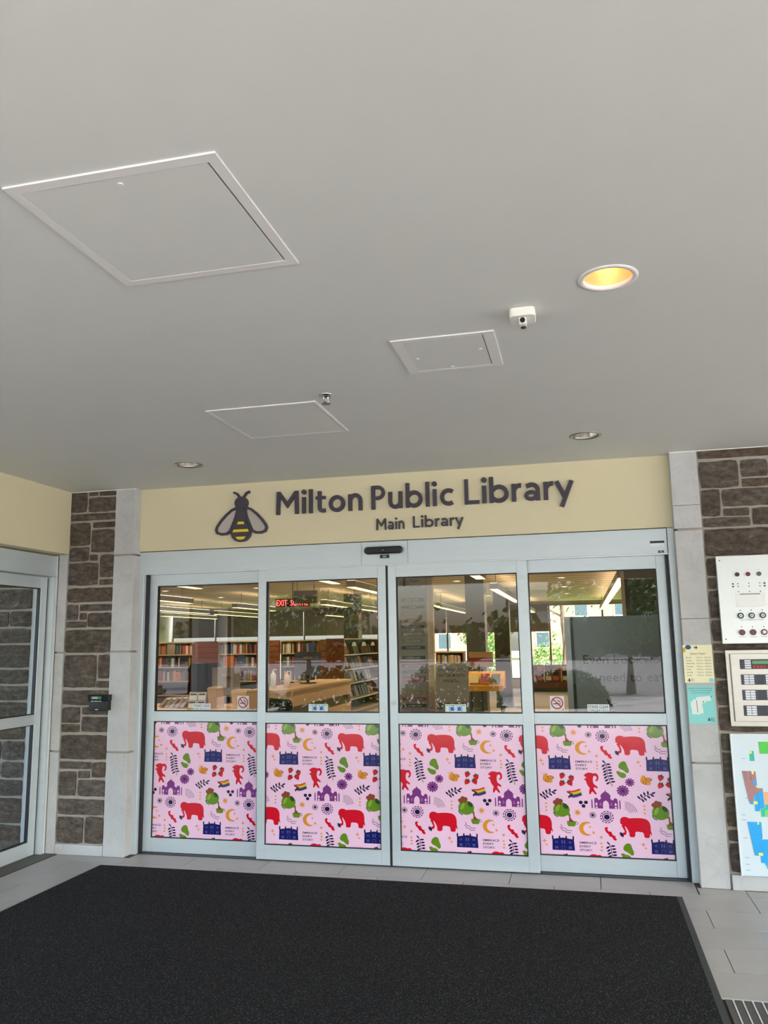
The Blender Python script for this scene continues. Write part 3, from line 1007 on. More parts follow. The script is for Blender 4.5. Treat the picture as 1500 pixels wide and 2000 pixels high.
def word(parent, s, x0, x1, z, k, y0, y1, gap=0.13):
    ad = [glyph(c)[1] for c in s]
    kern = [gap - {'ra': .05, 'ry': .09, 'br': -.01, 'ar': 0.0}.get(a + b, 0) for a, b in zip(s, s[1:])] + [0]
    tot = sum(ad) + sum(kern)
    kx = (x1 - x0) / tot
    x = x0
    for c, a, gp in zip(s, ad, kern):
        letter_mesh(c, x, z, k, kx, y0, y1).build('letter', M_SIGN, parent, fix=False)
        x += (a + gp) * kx
sg = thing('wall_lettering', (0.1, 0, 2.612), 'large charcoal raised letters reading Milton Public Library on cream fascia', 'sign')
word(sg, 'Milton', -1.042, -0.333, 2.614, 0.184, -0.022, 0.0, 0.15)
word(sg, 'Public', -0.260, 0.386, 2.614, 0.184, -0.022, 0.0, 0.15)
word(sg, 'Library', 0.462, 1.262, 2.614, 0.190, -0.022, 0.0, 0.115)
sg2 = thing('wall_lettering', (0.1, 0, 2.452), 'smaller charcoal raised letters reading Main Library, under the big lettering', 'sign')
word(sg2, 'Main', -0.225, -0.004, 2.453, 0.088, -0.014, 0.0, 0.15)
word(sg2, 'Library', 0.062, 0.448, 2.458, 0.088, -0.014, 0.0, 0.13)

# bee emblem
bee = thing('bee_emblem', (-1.34, 0, 2.41), 'charcoal bee emblem with grey wings and yellow stripes', 'emblem')
f2 = lambda a, b, d: (a, d, b)
bx, bz = -1.339, 2.412
body = [(-.010, .30), (.010, .30), (.028, .26), (.038, .20), (.052, .15), (.078, .108), (.088, .075), (.078, .038), (.050, .010), (.020, 0), (-.020, 0), (-.050, .010), (-.078, .038), (-.088, .075), (-.078, .108), (-.052, .15), (-.038, .20), (-.028, .26)]
MB().prism([(bx + a, bz + b) for a, b in body], f2, -0.026, 0).build('body', M_SIGN, bee)
hd = MB()
hd.prism([(bx + .057 * math.cos(i * PI / 12), bz + .315 + .052 * math.sin(i * PI / 12)) for i in range(24)], f2, -0.027, 0)
hd.build('head', M_SIGN, bee)
for s in (-1, 1):
    L, R_ = offs([(bx + s * .012, bz + .34), (bx + s * .022, bz + .368), (bx + s * .040, bz + .392), (bx + s * .070, bz + .405)], [.014, .015, .017, .018])
    MB().prism(L + R_[::-1], f2, -0.024, 0).build('antenna', M_SIGN, bee)
    wg = [(.045, .275), (.085, .258), (.130, .222), (.175, .175), (.208, .130), (.216, .105), (.205, .080), (.170, .068), (.125, .070), (.095, .090), (.072, .14), (.048, .20), (.036, .25)]
    L, R_ = offs([(bx + s * a, bz + b) for a, b in wg], .019, True)
    mw = MB()
    for i in range(len(wg)):
        j = (i + 1) % len(wg)
        mw.prism([L[i], L[j], R_[j], R_[i]], f2, -0.024, 0)
    wo = mw.build('wing', M_SIGN, bee)
    MB().prism([(bx + s * a, bz + b) for a, b in wg], f2, -0.012, 0).build('wing_membrane', M_GREYWING, wo)
for zz, hw, tilt in ((.152, .032, 0), (.090, .070, 0), (.030, .042, 1)):
    if tilt:
        q = [(bx - hw, bz + zz + .011), (bx + hw, bz + zz + .011), (bx + hw * .7, bz + zz - .008), (bx, bz + zz - .014), (bx - hw * .7, bz + zz - .008)]
    else:
        q = [(bx - hw, bz + zz - .011), (bx - hw + .010, bz + zz + .010), (bx + hw - .010, bz + zz + .010), (bx + hw, bz + zz - .011)]
    MB().prism(q, f2, -0.0285, -0.02).build('stripe', M_YELLOW, bee)

# ------------------------------------------------------------------ door sensor and header stickers
ds = thing('door_sensor', (-0.168, -0.02, 2.266), 'black bar-shaped motion sensor on the door header', 'sensor')
cap = [( -0.29 - .0 + .028 * math.cos(a), 2.294 + .028 * math.sin(a)) for a in [PI / 2 + PI * i / 8 for i in range(9)]] + [(-0.046 + .028 * math.cos(a), 2.294 + .028 * math.sin(a)) for a in [-PI / 2 + PI * i / 8 for i in range(9)]]
MB().prism(cap, f2, -0.045, 0.008).build('housing', M_BLACK, ds, bevel=0.008)
box('lens_window', mat('smoked_lens', S(10, 10, 12), 0.08), ds, -0.20, -0.13, -0.0465, -0.04, 2.274, 2.288)
mm = MB()
mm.box(-0.171, -0.165, -0.0475, -0.0455, 2.288, 2.296)
mm.build('indicator', M_STEEL, ds)
np_ = thing('number_plate', (-0.167, 0.0, 2.236), 'small black plate reading 1071 below the sensor', 'plate')
box('plate_back', M_BLACK, np_, -0.203, -0.131, 0.003, 0.008, 2.236, 2.262)
mm = MB()
put_text(mm, '1071', -0.167, 2.242, 0.013, 0.002, align='c')
mm.build('digits', M_WHITE, np_, fix=False)
h1 = thing('header_sticker', (1.815, 0, 2.236), 'white sticker with black band at the right end of door header', 'sticker')
box('sticker_card', M_WHITE, h1, 1.767, 1.864, 0.0062, 0.0075, 2.236, 2.279)
box('sticker_band', M_INK, h1, 1.767, 1.864, 0.0055, 0.0062, 2.263, 2.279)
h2 = thing('header_sticker', (1.838, 0, 2.195), 'small dark blue sticker low on the right end of header', 'sticker')
box('sticker_card', mat('navy_sticker', S(24, 44, 92), 0.4), h2, 1.818, 1.857, 0.0062, 0.0075, 2.194, 2.210)
box('sticker_mark', mat('olive_mark', S(150, 160, 110), 0.4), h2, 1.828, 1.848, 0.0055, 0.0062, 2.198, 2.206)

# ------------------------------------------------------------------ stickers on the glass
M_STK = mat('sticker_white', S(232, 238, 238), 0.4)
M_RED = mat('sticker_red', S(190, 22, 52), 0.4)
M_BLUE = mat('sticker_blue', S(24, 104, 190), 0.4)
def stand_clear(x0, y, label):
    t = thing('stand_clear_sticker', (x0 + .075, y, 1.094), label, 'sticker', 'stand clear door stickers')
    box('sticker_card', M_STK, t, x0, x0 + .15, y - .001, y, 1.094, 1.143)
    m1 = MB()
    put_text(m1, 'STAND CLEAR', x0 + .075, 1.116, .021, y - .0018, width=.138, align='c')
    put_text(m1, 'AUTOMATIC', x0 + .006, 1.099, .009, y - .0018, width=.05)
    put_text(m1, 'SLIDE DOOR', x0 + .144, 1.099, .009, y - .0018, width=.05, align='r')
    m1.build('lettering', M_INK, t, fix=False)
    m1 = MB()
    for s in (-1, 1):
        cx = x0 + .075 + s * .008
        m1.face([(cx + s * .006, y - .0018, 1.103), (cx - s * .004, y - .0018, 1.109), (cx - s * .004, y - .0018, 1.097)])
    m1.build('arrows', M_BLUE, t, fix=False)
def no_smoking(x0, y, label):
    t = thing('no_smoking_sticker', (x0 + .05, y, 1.098), label, 'sticker', 'no smoking door stickers')
    box('sticker_card', mat('sticker_grey', S(214, 218, 216), 0.4), t, x0, x0 + .10, y - .001, y, 1.098, 1.202)
    cx, cz, yy = x0 + .05, 1.152, y - .0018
    m1 = MB()
    L, R_ = offs(arcp(cx, cz, .039, 0, 360, 28)[:-1], .008, True)
    for i in range(28):
        j = (i + 1) % 28
        m1.face([(p[0], yy - .0004, p[1]) for p in (L[i], L[j], R_[j], R_[i])])
    L, R_ = offs([(cx - .028, cz + .028), (cx + .028, cz - .028)], .008)
    m1.face([(p[0], yy - .0004, p[1]) for p in (L[0], L[1], R_[1], R_[0])])
    m1.build('red_ring', M_RED, t, fix=False)
    m1 = MB()
    m1.face([(cx - .026, yy, cz - .009), (cx + .016, yy, cz - .009), (cx + .016, yy, cz - .002), (cx - .026, yy, cz - .002)])
    m1.build('cigarette', M_INK, t, fix=False)
    m1 = MB()
    m1.face([(cx + .019, yy, cz - .009), (cx + .025, yy, cz - .009), (cx + .025, yy, cz - .002), (cx + .019, yy, cz - .002)])
    for dx in (0, .009):
        L, R_ = offs([(cx + .018 + dx, cz + .002), (cx + .013 + dx, cz + .012), (cx + .004 + dx, cz + .014), (cx + .002 + dx, cz + .024)], .003)
        for i in range(3):
            m1.face([(p[0], yy, p[1]) for p in (L[i], L[i + 1], R_[i + 1], R_[i])])
    m1.face([(x0 + .086, yy, 1.102), (x0 + .094, yy, 1.102), (x0 + .094, yy, 1.110), (x0 + .086, yy, 1.110)])
    tag(m1.build('smoke_print', M_INK, t, fix=False), kind='stuff')
def auto_door(x0, y, label):
    t = thing('automatic_door_sticker', (x0 + .077, y, 1.094), label, 'sticker', 'automatic door stickers')
    box('sticker_card', mat('sticker_aqua', S(206, 226, 222), 0.4), t, x0, x0 + .154, y - .001, y, 1.092, 1.146)
    yy = y - .0018
    m1 = MB()
    put_text(m1, 'AUTOMATIC DOOR', x0 + .077, 1.133, .0095, yy, width=.142, align='c')
    m1.build('lettering', M_INK, t, fix=False)
    m1 = MB()
    m1.face([(x0 + .038, yy, 1.100), (x0 + .116, yy, 1.100), (x0 + .116, yy, 1.127), (x0 + .038, yy, 1.127)])
    for s in (-1, 1):
        L, R_ = offs(arcp(x0 + .077, 1.1135, .047, -25 if s > 0 else 155, 25 if s > 0 else 205, 6), .003)
        for i in range(6):
            m1.face([(p[0], yy, p[1]) for p in (L[i], L[i + 1], R_[i + 1], R_[i])])
    m1.build('blue_panel', M_BLUE, t, fix=False)
    m1 = MB()
    m1.face([(p[0], yy - .0004, p[1]) for p in arcp(x0 + .077, 1.1135, .014, 0, 360, 20)[:-1]])
    m1.build('white_disc', M_WHITE, t, fix=False)
    m1 = MB()
    for s in (-1, 1):
        L, R_ = offs(arcp(x0 + .077 + s * .004, 1.1135, .006, 0, 360, 12)[:-1], .002, True)
        for i in range(12):
            m1.face([(p[0], yy - .0008, p[1]) for p in (L[i], L[(i + 1) % 12], R_[(i + 1) % 12], R_[i])])
    m1.build('hands_mark', M_BLUE, t, fix=False)
GY1, GY2 = 0.1108, 0.0508
stand_clear(-1.79, GY1, 'white stand clear sticker on the leftmost glass panel')
no_smoking(-1.41, GY1, 'no smoking sticker on the leftmost glass panel')
auto_door(-0.795, GY2, 'automatic door sticker on the leaf left of the centre seam')
auto_door(0.262, GY2, 'automatic door sticker on the leaf right of the centre seam')
no_smoking(1.015, GY1, 'no smoking sticker on the rightmost glass panel')
stand_clear(1.275, GY1, 'white stand clear sticker on the rightmost glass panel')

# ------------------------------------------------------------------ ceiling fittings
def hatch(label, x0, x1, y0, y1, fw, gap, screws, fwx=None):
    fwx = fwx or fw
    t = thing('access_hatch', ((x0 + x1) / 2, (y0 + y1) / 2, H), label, 'hatch', 'ceiling access hatches')
    m1 = MB()
    zt, zb = H, H - 0.006
    m1.box(x0, x1, y0, y0 + fw, zb, zt).box(x0, x1, y1 - fw, y1, zb, zt)
    m1.box(x0, x0 + fwx, y0 + fw, y1 - fw, zb, zt).box(x1 - fwx, x1, y0 + fw, y1 - fw, zb, zt)
    m1.build('hatch_frame', M_HATCHF, t)
    box('gap_shade_plate', mat('painted_gap_shade', S(70, 66, 60), 0.9), t, x0 + fwx, x1 - fwx, y0 + fw, y1 - fw, H - 0.001, H)  # dark plate painted in for the shade of the slot round the panel
    pn = box('hatch_panel', M_HATCH, t, x0 + fwx + gap * .3, x1 - fwx - gap, y0 + fw + gap * .3, y1 - fw - gap * .4, H - 0.005, H - 0.001)
    for sx, sy in screws:
        MB().cyl((sx, sy, H - 0.008), 0.008, 0.003, 'z', 12).build('latch_screw', M_HATCHF, pn)
hatch('largest ceiling access hatch, nearest the camera', -0.26, 0.394, -4.135, -3.483, 0.034, 0.006, [(0.075, -4.07)])
hatch('smallest ceiling access hatch, beside the white sensor', 0.526, 0.974, -2.692, -2.256, 0.026, 0.004, [(0.60, -2.45), (0.895, -2.50), (0.74, -2.305)], 0.048)
hatch('ceiling access hatch beside the chrome sprinkler', -0.703, -0.059, -1.959, -1.325, 0.016, 0.005, [])
M_BULB = mat('warm_lamp', (1.0, 0.50, 0.20), 0.5, emit=2.6)
M_REFL = mat('reflector', S(228, 226, 220), 0.22, metal=1.0)
M_REFLW = mat('glow_tinted_reflector', S(255, 206, 170), 0.4, metal=0.5)  # lit downlight only: orange lamp glow put into the reflector colour
M_DARKLAMP = mat('unlit_lamp', S(150, 148, 140), 0.3)
for (cx, cy, r), lit, lab in zip(DL, (1, 0, 0), ('lit recessed downlight glowing orange', 'unlit recessed downlight above the left end of the doors', 'unlit recessed downlight above the right end of the doors')):
    t = thing('recessed_downlight', (cx, cy, H), lab, 'downlight', 'recessed ceiling downlights')
    MB().lathe((cx, cy, H), [(r + .015, 0.0), (r + .015, -.003), (r + .004, -.005), (r - .006, -.003), (r - .006, .01)], 36).build('trim_ring', M_HATCHF if lit else M_STEEL, t, smooth=True)
    MB().lathe((cx, cy, H), [(r - .004, 0.0), (r - .006, .03), (r - .015, .08), (r - .03, .13), (0.001, .135)], 36).build('reflector', M_REFLW if lit else M_REFL, t, smooth=True)
    lm = MB().lathe((cx, cy, H), [(0.001, .055), (.022, .06), (.03, .08), (.026, .11), (.012, .13)], 20).build('lamp_bulb', M_BULB if lit else M_DARKLAMP, t, smooth=True)

pc = thing('ceiling_sensor', (1.106, -2.85, H), 'white square ceiling sensor with two black lenses', 'sensor')
def rrect(cx, cy, hx, hy, r, n=5):
    o = []
    for sx, sy, a0 in ((1, 1, 0), (-1, 1, 90), (-1, -1, 180), (1, -1, 270)):
        for i in range(n + 1):
            a = math.radians(a0 + 90 * i / n)
            o.append((cx + sx * (hx - r) + r * math.cos(a), cy + sy * (hy - r) + r * math.sin(a)))
    return o
M_PLW = mat('white_plastic', S(240, 238, 228), 0.4)
MB().prism(rrect(1.106, -2.85, .05, .05, .018), lambda a, b, d: (a, b, d), H - .036, H).build('housing', M_PLW, pc, bevel=0.004)
mm = MB().prism([(-2.878, H - .034), (-2.878, H - .052), (-2.868, H - .060), (-2.838, H - .060), (-2.828, H - .052), (-2.828, H - .034)], lambda a, b, d: (d, a, b), 1.092, 1.120)
ln = mm.build('lens_block', M_PLW, pc, bevel=0.003)
MB().cyl((1.106, -2.8785, H - .046), .0105, .003, 'y', 18).build('lens', M_BLACK, ln)
mm = MB()
mm.cyl((1.106, -2.836, H - .064), .0105, .006, 'z', 18)
mm.build('lens', M_BLACK, ln)

sp = thing('fire_sprinkler', (0.025, -2.035, H), 'chrome pendent fire sprinkler in the ceiling', 'sprinkler')
MB().lathe((.025, -2.035, H), [(.040, 0), (.040, -.003), (.028, -.010), (.020, -.004), (.018, .0)], 24).build('escutcheon', M_CHROME, sp, smooth=True)
mm = MB().cyl((.025, -2.035, H - .026), .010, .026, 'z', 14)
mm.tube([(.013, -2.035, H - .012), (.011, -2.035, H - .032), (.022, -2.035, H - .044)], .003, 6).tube([(.037, -2.035, H - .012), (.039, -2.035, H - .032), (.028, -2.035, H - .044)], .003, 6)
mm.build('sprinkler_body', M_CHROME, sp)
mm = MB().cyl((.025, -2.035, H - .049), .023, .003, 'z', 18)
mm.build('deflector', mat('dark_chrome', S(110, 110, 108), 0.2, metal=1.0), sp)

# ------------------------------------------------------------------ floor mat and grating
fm = thing('entrance_mat', (-0.26, -2.6, 0), 'large charcoal entrance mat with rubber border', 'mat')
mx0, mx1, my0, my1 = -2.30, 1.785, -5.2, -0.312
PILE = pile_mat()
box('mat_pile', PILE, fm, mx0 + .012, mx1 - .032, my0, my1 - .012, 0.001, 0.010, bevel=0.003)
mm = MB()
M_MATEDGE = mat('mat_rubber', S(58, 62, 62), 0.65)
for xa, xb, ya, yb in ((mx0, mx1, my1 - .012, my1), (mx0, mx0 + .012, my0, my1 - .012), (mx1 - .032, mx1, my0, my1 - .012)):
    mm.box(xa, xb, ya, yb, 0.001, 0.006)
mm.build('rubber_border', M_MATEDGE, fm)
gr = thing('floor_grating', (2.4, -3.2, 0), 'ribbed dark floor grating with metal rails beside the mat', 'grating')
box('grating_well', mat('grating_dark', S(30, 29, 28), 0.8), gr, 1.70, 3.3, -5.2, -1.775, -0.0055, -0.003)
box('grating_frame', M_ALU2, gr, 1.79, 3.3, -1.775, -1.768, -0.005, 0.001)
M_RIB = mat('grating_tread', S(96, 90, 84), 0.85, noise=0.2, nscale=60)
s0 = s1 = None
for i in range(36):
    x = 1.80 + i * 0.0405
    if s0 is None:
        s0 = box('tread_strip', M_RIB, gr, x, x + .027, -5.0, -1.778, -0.003, 0.0005)
        s1 = box('metal_rail', M_ALU2, gr, x + .030, x + .0375, -5.0, -1.778, -0.003, 0.0015)
        p0, p1 = s0.location.copy(), s1.location.copy()
    else:
        for s, p in ((s0, p0), (s1, p1)):
            o = s.copy()
            COL.objects.link(o)
            o.location = p + Vector((i * 0.0405, 0, 0))

# ------------------------------------------------------------------ things on the piers
kp = thing('entry_keypad', (-2.488, -0.1, 1.105), 'black wall keypad with a green display on the left pier', 'keypad')
box('keypad_body', M_BLACK, kp, -2.572, -2.404, -0.135, -0.083, 1.105, 1.18, bevel=0.004)
MB().prism([(-0.083, 1.18), (-0.140, 1.18), (-0.146, 1.228), (-0.083, 1.228)], lambda a, b, d: (d, a, b), -2.577, -2.399).build('keypad_hood', M_BLACK, kp, bevel=0.003)
sco = box('display_screen', mat('lcd_green', S(30, 96, 62), 0.2, emit=0.05), kp, -2.545, -2.455, -0.1475, -0.140, 1.194, 1.215)
box('display_patch', mat('lcd_pale', S(150, 172, 130), 0.2), sco, -2.532, -2.486, -0.149, -0.1475, 1.196, 1.213)
for x in (-2.535, -2.503, -2.47):
    box('key', M_STK, kp, x - .012, x + .012, -0.142, -0.138, 1.176, 1.180)
box('maker_mark', M_STK, kp, -2.515, -2.487, -0.1365, -0.1345, 1.111, 1.115)

M_PAPER = mat('pale_yellow_card', S(240, 236, 196), 0.5)
M_TEALP = mat('teal_card', S(136, 214, 210), 0.5)
M_GREYINK = mat('grey_ink', S(110, 108, 100), 0.6)
hs_ = thing('opening_hours_sign', (2.015, -0.087, 1.301), 'pale yellow library hours sign on the right limestone strip', 'sign')
hy = -0.0895
box('sign_card', M_PAPER, hs_, 1.922, 2.108, hy, -0.084, 1.301, 1.551)
mm = MB()
put_text(mm, 'Library Hours', 1.967, 1.487, .014, hy - .0006, width=.096)
days = [('Monday', '9:30 am - 9:00 pm'), ('Tuesday', '9:30 am - 9:00 pm'), ('Wednesday', '9:30 am - 9:00 pm'), ('Thursday', '9:30 am - 9:00 pm'), ('Friday', '9:30 am - 5:00 pm'), ('Saturday', '9:30 am - 5:00 pm'), ('Sunday', '9:30 am - 5:00 pm')]
for i, (a, b) in enumerate(days):
    z = 1.464 - i * .0195
    put_text(mm, a, 1.938, z, .0078, hy - .0006)
    put_text(mm, b, 2.097, z, .0075, hy - .0006, width=.094, align='r')
put_text(mm, 'Milton', 1.962, 1.325, .005, hy - .0006)
put_text(mm, 'Public', 1.962, 1.318, .005, hy - .0006)
put_text(mm, 'Library', 1.962, 1.311, .005, hy - .0006)
mm.build('lettering', M_GREYINK, hs_, fix=False)
def hexa(cx, cz, rx, rz):
    return [(cx + rx * math.cos(i * PI / 3), cz + rz * math.sin(i * PI / 3)) for i in range(6)]
def flat(name, m, parent, polys, y):
    q = MB()
    for p in polys:
        q.face([(a, y, b) for a, b in p])
    return q.build(name, m, parent, fix=False)
flat('hexagon', mat('print_petrol', S(0, 86, 110), 0.5), hs_, [hexa(1.957, 1.5365, .021, .0165)], hy - .0006)
flat('hexagon', mat('print_gold', S(224, 170, 50), 0.5), hs_, [[(1.9225, 1.502), (1.9225, 1.534), (1.935, 1.534), (1.943, 1.518), (1.933, 1.502)]], hy - .0005)
flat('hexagon', mat('print_sky', S(160, 208, 220), 0.5), hs_, [hexa(2.089, 1.317, .019, .0155)], hy - .0006)
def bee_mark(parent, x, z, k, y, rot=0):
    ca, sa = math.cos(rot), math.sin(rot)
    R = lambda p: (x + (p[0] * ca - p[1] * sa) * k, z + (p[0] * sa + p[1] * ca) * k)
    polys = [[R(p) for p in body], [R((.057 * math.cos(i * PI / 6), .315 + .052 * math.sin(i * PI / 6))) for i in range(12)]]
    wg_ = [(.045, .275), (.130, .222), (.208, .130), (.205, .080), (.125, .070), (.072, .14)]
    for s in (-1, 1):
        L, R_ = offs([(s * a, b) for a, b in wg_], .025, True)
        for i in range(6):
            polys.append([R(p) for p in (L[i], L[(i + 1) % 6], R_[(i + 1) % 6], R_[i])])
        L, R_ = offs([(s * .015, .34), (s * .03, .38), (s * .07, .405)], .022)
        polys += [[R(p) for p in (L[i], L[i + 1], R_[i + 1], R_[i])] for i in (0, 1)]
    return flat('bee_mark', M_INK, parent, polys, y)
bee_mark(hs_, 1.950, 1.309, .055, hy - .0006)
bee_mark(hs_, 2.016, 1.534, .06, hy - .0006, PI / 2)
ts = thing('book_drop_sign', (2.014, -0.087, 1.036), 'teal book drop sign with a pale building plan', 'sign')
box('sign_card', M_TEALP, ts, 1.930, 2.098, hy, -0.084, 1.036, 1.280)
mm = MB()
put_text(mm, 'Looking for the External Book Drop?', 2.014, 1.2615, .0068, hy - .0006, width=.152, align='c')
put_text(mm, "It's located on the side of the building", 2.015, 1.247, .006, hy - .0006, width=.136, align='c')
put_text(mm, 'across from the seniors building.', 2.015, 1.2325, .006, hy - .0006, width=.114, align='c')
put_text(mm, 'Milton', 2.067, 1.067, .0065, hy - .0006)
put_text(mm, 'Public', 2.067, 1.058, .0065, hy - .0006)
put_text(mm, 'Library', 2.067, 1.049, .0065, hy - .0006)
mm.face([(p[0], hy - .0012, p[1]) for p in ((1.983, 1.187), (1.986, 1.187), (1.989, 1.107), (1.986, 1.107))])
mm.build('lettering', M_INK, ts, fix=False)
bld = [(1.985, 1.206), (2.076, 1.216), (2.077, 1.182), (2.043, 1.181), (2.042, 1.171), (2.019, 1.167), (2.018, 1.144), (2.022, 1.142), (2.023, 1.102), (2.005, 1.101), (2.003, 1.094), (1.951, 1.096), (1.951, 1.137), (1.946, 1.139), (1.948, 1.179), (1.961, 1.18), (1.962, 1.191), (1.984, 1.194)]
flat('building_plan', mat('print_pale', S(226, 236, 230), 0.5), ts, [bld], hy - .0006)
flat('pointer', M_INK, ts, [[(2.073, 1.213), (2.082, 1.213), (2.0775, 1.203)], [(2.024, 1.181), (2.032, 1.181), (2.028, 1.170)]], hy - .0014)
bee_mark(ts, 2.055, 1.052, .055, hy - .0006)

# elevator panel
ep = thing('elevator_control_panel', (2.366, -0.1, 1.556), 'white metal panel with rows of round key switches', 'panel')
ey = -0.125
box('back_plate', M_WPLATE, ep, 2.173, 2.559, ey, -0.09, 1.556, 2.141, bevel=0.002)
for x in (2.195, 2.537):
    for z in (1.586, 2.112):
        MB().cyl((x, ey - .002, z), .004, .003, 'y', 10).build('plate_screw', M_INK, ep)
for x, c in ((2.298, 'p_wine'), (2.366, 'p_red'), (2.434, 'p_grey')):
    MB().cyl((x, ey - .008, 2.014), .0145, .008, 'y', 20).build('indicator_lamp', mat(c, {'p_wine': S(70, 22, 34), 'p_red': S(110, 16, 40), 'p_grey': S(88, 86, 84)}[c], 0.2), ep)
    for z in (1.953, 1.934, 1.898, 1.775, 1.665):
        MB().cyl((x, ey - .002, z), .0036, .002, 'y', 8).build('status_light', M_INK, ep)
    k = MB()
    k.cyl((x, ey - .010, 1.739), .0195, .010, 'y', 24)
    ko = k.build('key_switch', M_BLACK, ep)
    MB().cyl((x, ey - .012, 1.739), .0115, .003, 'y', 20).build('key_barrel', M_STK, ko)
    MB().cyl((x, ey - .0135, 1.739), .005, .002, 'y', 8).build('key_slot', M_GREYINK, ko)
    k = MB()
    k.cyl((x, ey - .010, 1.629), .0195, .010, 'y', 24)
    ko = k.build('red_push_switch', mat('switch_red', S(122, 30, 48), 0.35), ep)
    MB().cyl((x, ey - .012, 1.629), .0115, .003, 'y', 20).build('switch_centre', M_STK if x > 2.42 else mat('switch_dark', S(92, 74, 78), 0.4), ko)
for x in (2.267, 2.463):
    flat('arrow', M_INK, ep, [[(x - .009, 1.947), (x + .009, 1.947), (x, 1.960)], [(x - .009, 1.938), (x + .009, 1.938), (x, 1.925)]], ey - .0008)
box('label_card', M_WHITE, ep, 2.276, 2.460, ey - .0012, ey, 1.795, 1.892)
mm = MB()
mm.face([(2.305, ey - .002, 1.879), (2.43, ey - .002, 1.879), (2.43, ey - .002, 1.884), (2.305, ey - .002, 1.884)])
put_text(mm, 'ELEVATOR EMERGENCY POWER', 2.366, 1.708, .006, ey - .0008, width=.14, align='c')
put_text(mm, 'FIRE RECALL', 2.300, 1.597, .005, ey - .0008, width=.045, align='c')
put_text(mm, 'FIRE RECALL', 2.368, 1.597, .005, ey - .0008, width=.045, align='c')
put_text(mm, 'FIRE RECALL', 2.436, 1.597, .005, ey - .0008, width=.045, align='c')
put_text(mm, '1', 2.298, 2.04, .007, ey - .0008, align='c')
put_text(mm, '2', 2.366, 2.04, .007, ey - .0008, align='c')
put_text(mm, '3', 2.434, 2.04, .007, ey - .0008, align='c')
mm.build('lettering', M_GREYINK, ep, fix=False)

fp = thing('fire_alarm_panel', (2.40, -0.1, 1.02), 'stainless fire alarm panel with green display and switch rows', 'panel')
box('cabinet_frame', M_STEEL, fp, 2.184, 2.62, -0.112, -0.085, 1.02, 1.515, bevel=0.003)
fy = -0.122
dr = box('cabinet_door', M_STEEL, fp, 2.212, 2.59, fy, -0.112, 1.053, 1.490, bevel=0.002)
mm = MB()
mm.box(2.209, 2.212, fy - .004, -0.112, 1.053, 1.49)
mm.build('door_hinge', mat('hinge_dark', S(110, 108, 104), 0.4, metal=0.8), fp)
M_MODULE = mat('module_navy', S(40, 44, 58), 0.35)
M_BTNW = mat('label_window', S(226, 230, 236), 0.4)
M_BTND = mat('button_dark', S(64, 68, 84), 0.4)
dm = box('display_module', M_MODULE, fp, 2.268, 2.53, fy - .004, fy, 1.390, 1.453)
box('display_screen', mat('lcd_bright', S(84, 140, 84), 0.2, emit=0.04), dm, 2.343, 2.50, fy - .006, fy - .004, 1.423, 1.444)
for i in range(4):
    box('label_window', M_BTNW, dm, 2.297, 2.335, fy - .0055, fy - .004, 1.394 + i * .0145, 1.405 + i * .0145)
    for x in (2.272, 2.284):
        box('button', M_BTND, dm, x, x + .010, fy - .006, fy - .004, 1.395 + i * .0145, 1.404 + i * .0145)
    box('red_button', mat('button_red', S(190, 30, 54), 0.4), dm, 2.346 + i * .021, 2.362 + i * .021, fy - .007, fy - .004, 1.397, 1.413)
MB().cyl((2.445, fy - .012, 1.405), .010, .008, 'y', 16).build('key_lock', M_STEEL, dm)
for zb in (1.289, 1.190, 1.090):
    sm = box('switch_module', M_MODULE, fp, 2.268, 2.54, fy - .004, fy, zb, zb + .066)
    for bx0 in (2.268, 2.40):
        for i in range(4):
            for x in (bx0 + .004, bx0 + .082):
                box('button', M_BTND, sm, x, x + .011, fy - .006, fy - .004, zb + .005 + i * .0152, zb + .015 + i * .0152)
            for x in (bx0 + .018, bx0 + .050):
                box('label_window', M_BTNW, sm, x, x + .029, fy - .0055, fy - .004, zb + .004 + i * .0152, zb + .0165 + i * .0152)

# floor plan board
fb = thing('floor_plan_board', (2.45, -0.1, 0.1), 'white board with coloured floor plans, lowest on the right pier', 'board')
by = -0.125
box('board', mat('board_pale', S(214, 228, 234), 0.35), fb, 2.176, 2.76, by, -0.098, 0.100, 0.973)
mm = MB()
mm.box(2.171, 2.176, by - .003, -0.098, 0.097, 0.976).box(2.176, 2.76, by - .003, -0.098, 0.973, 0.976)
mm.build('board_edge', M_WHITE, fb)
MC = {'brown': S(176, 128, 126), 'green': S(84, 206, 76), 'teal': S(52, 196, 162), 'blue': S(36, 170, 240), 'orange': S(240, 180, 130), 'yellow': S(246, 236, 110), 'ltgreen': S(130, 220, 120)}
PLN = [0]
def plan(c, polys, lay=0):
    for q in polys:
        PLN[0] += 1
        flat('plan_area', mat('plan_' + c, MC[c], 0.4), fb, [q], by - .0006 - PLN[0] * .00006)
plan('brown', [[(2.224, 0.743), (2.306, 0.741), (2.309, 0.637), (2.34, 0.638), (2.34, 0.619), (2.31, 0.618), (2.308, 0.596), (2.284, 0.596), (2.281, 0.555), (2.252, 0.552)]])
plan('green', [[(2.338, 0.927), (2.46, 0.928), (2.45, 0.854), (2.34, 0.853)]])
plan('teal', [[(2.279, 0.868), (2.304, 0.869), (2.305, 0.807), (2.277, 0.807)], [(2.316, 0.511), (2.361, 0.515), (2.361, 0.505), (2.343, 0.502), (2.34, 0.462), (2.318, 0.461)], [(2.345, .538), (2.43, .538), (2.43, .506), (2.345, .506)]])
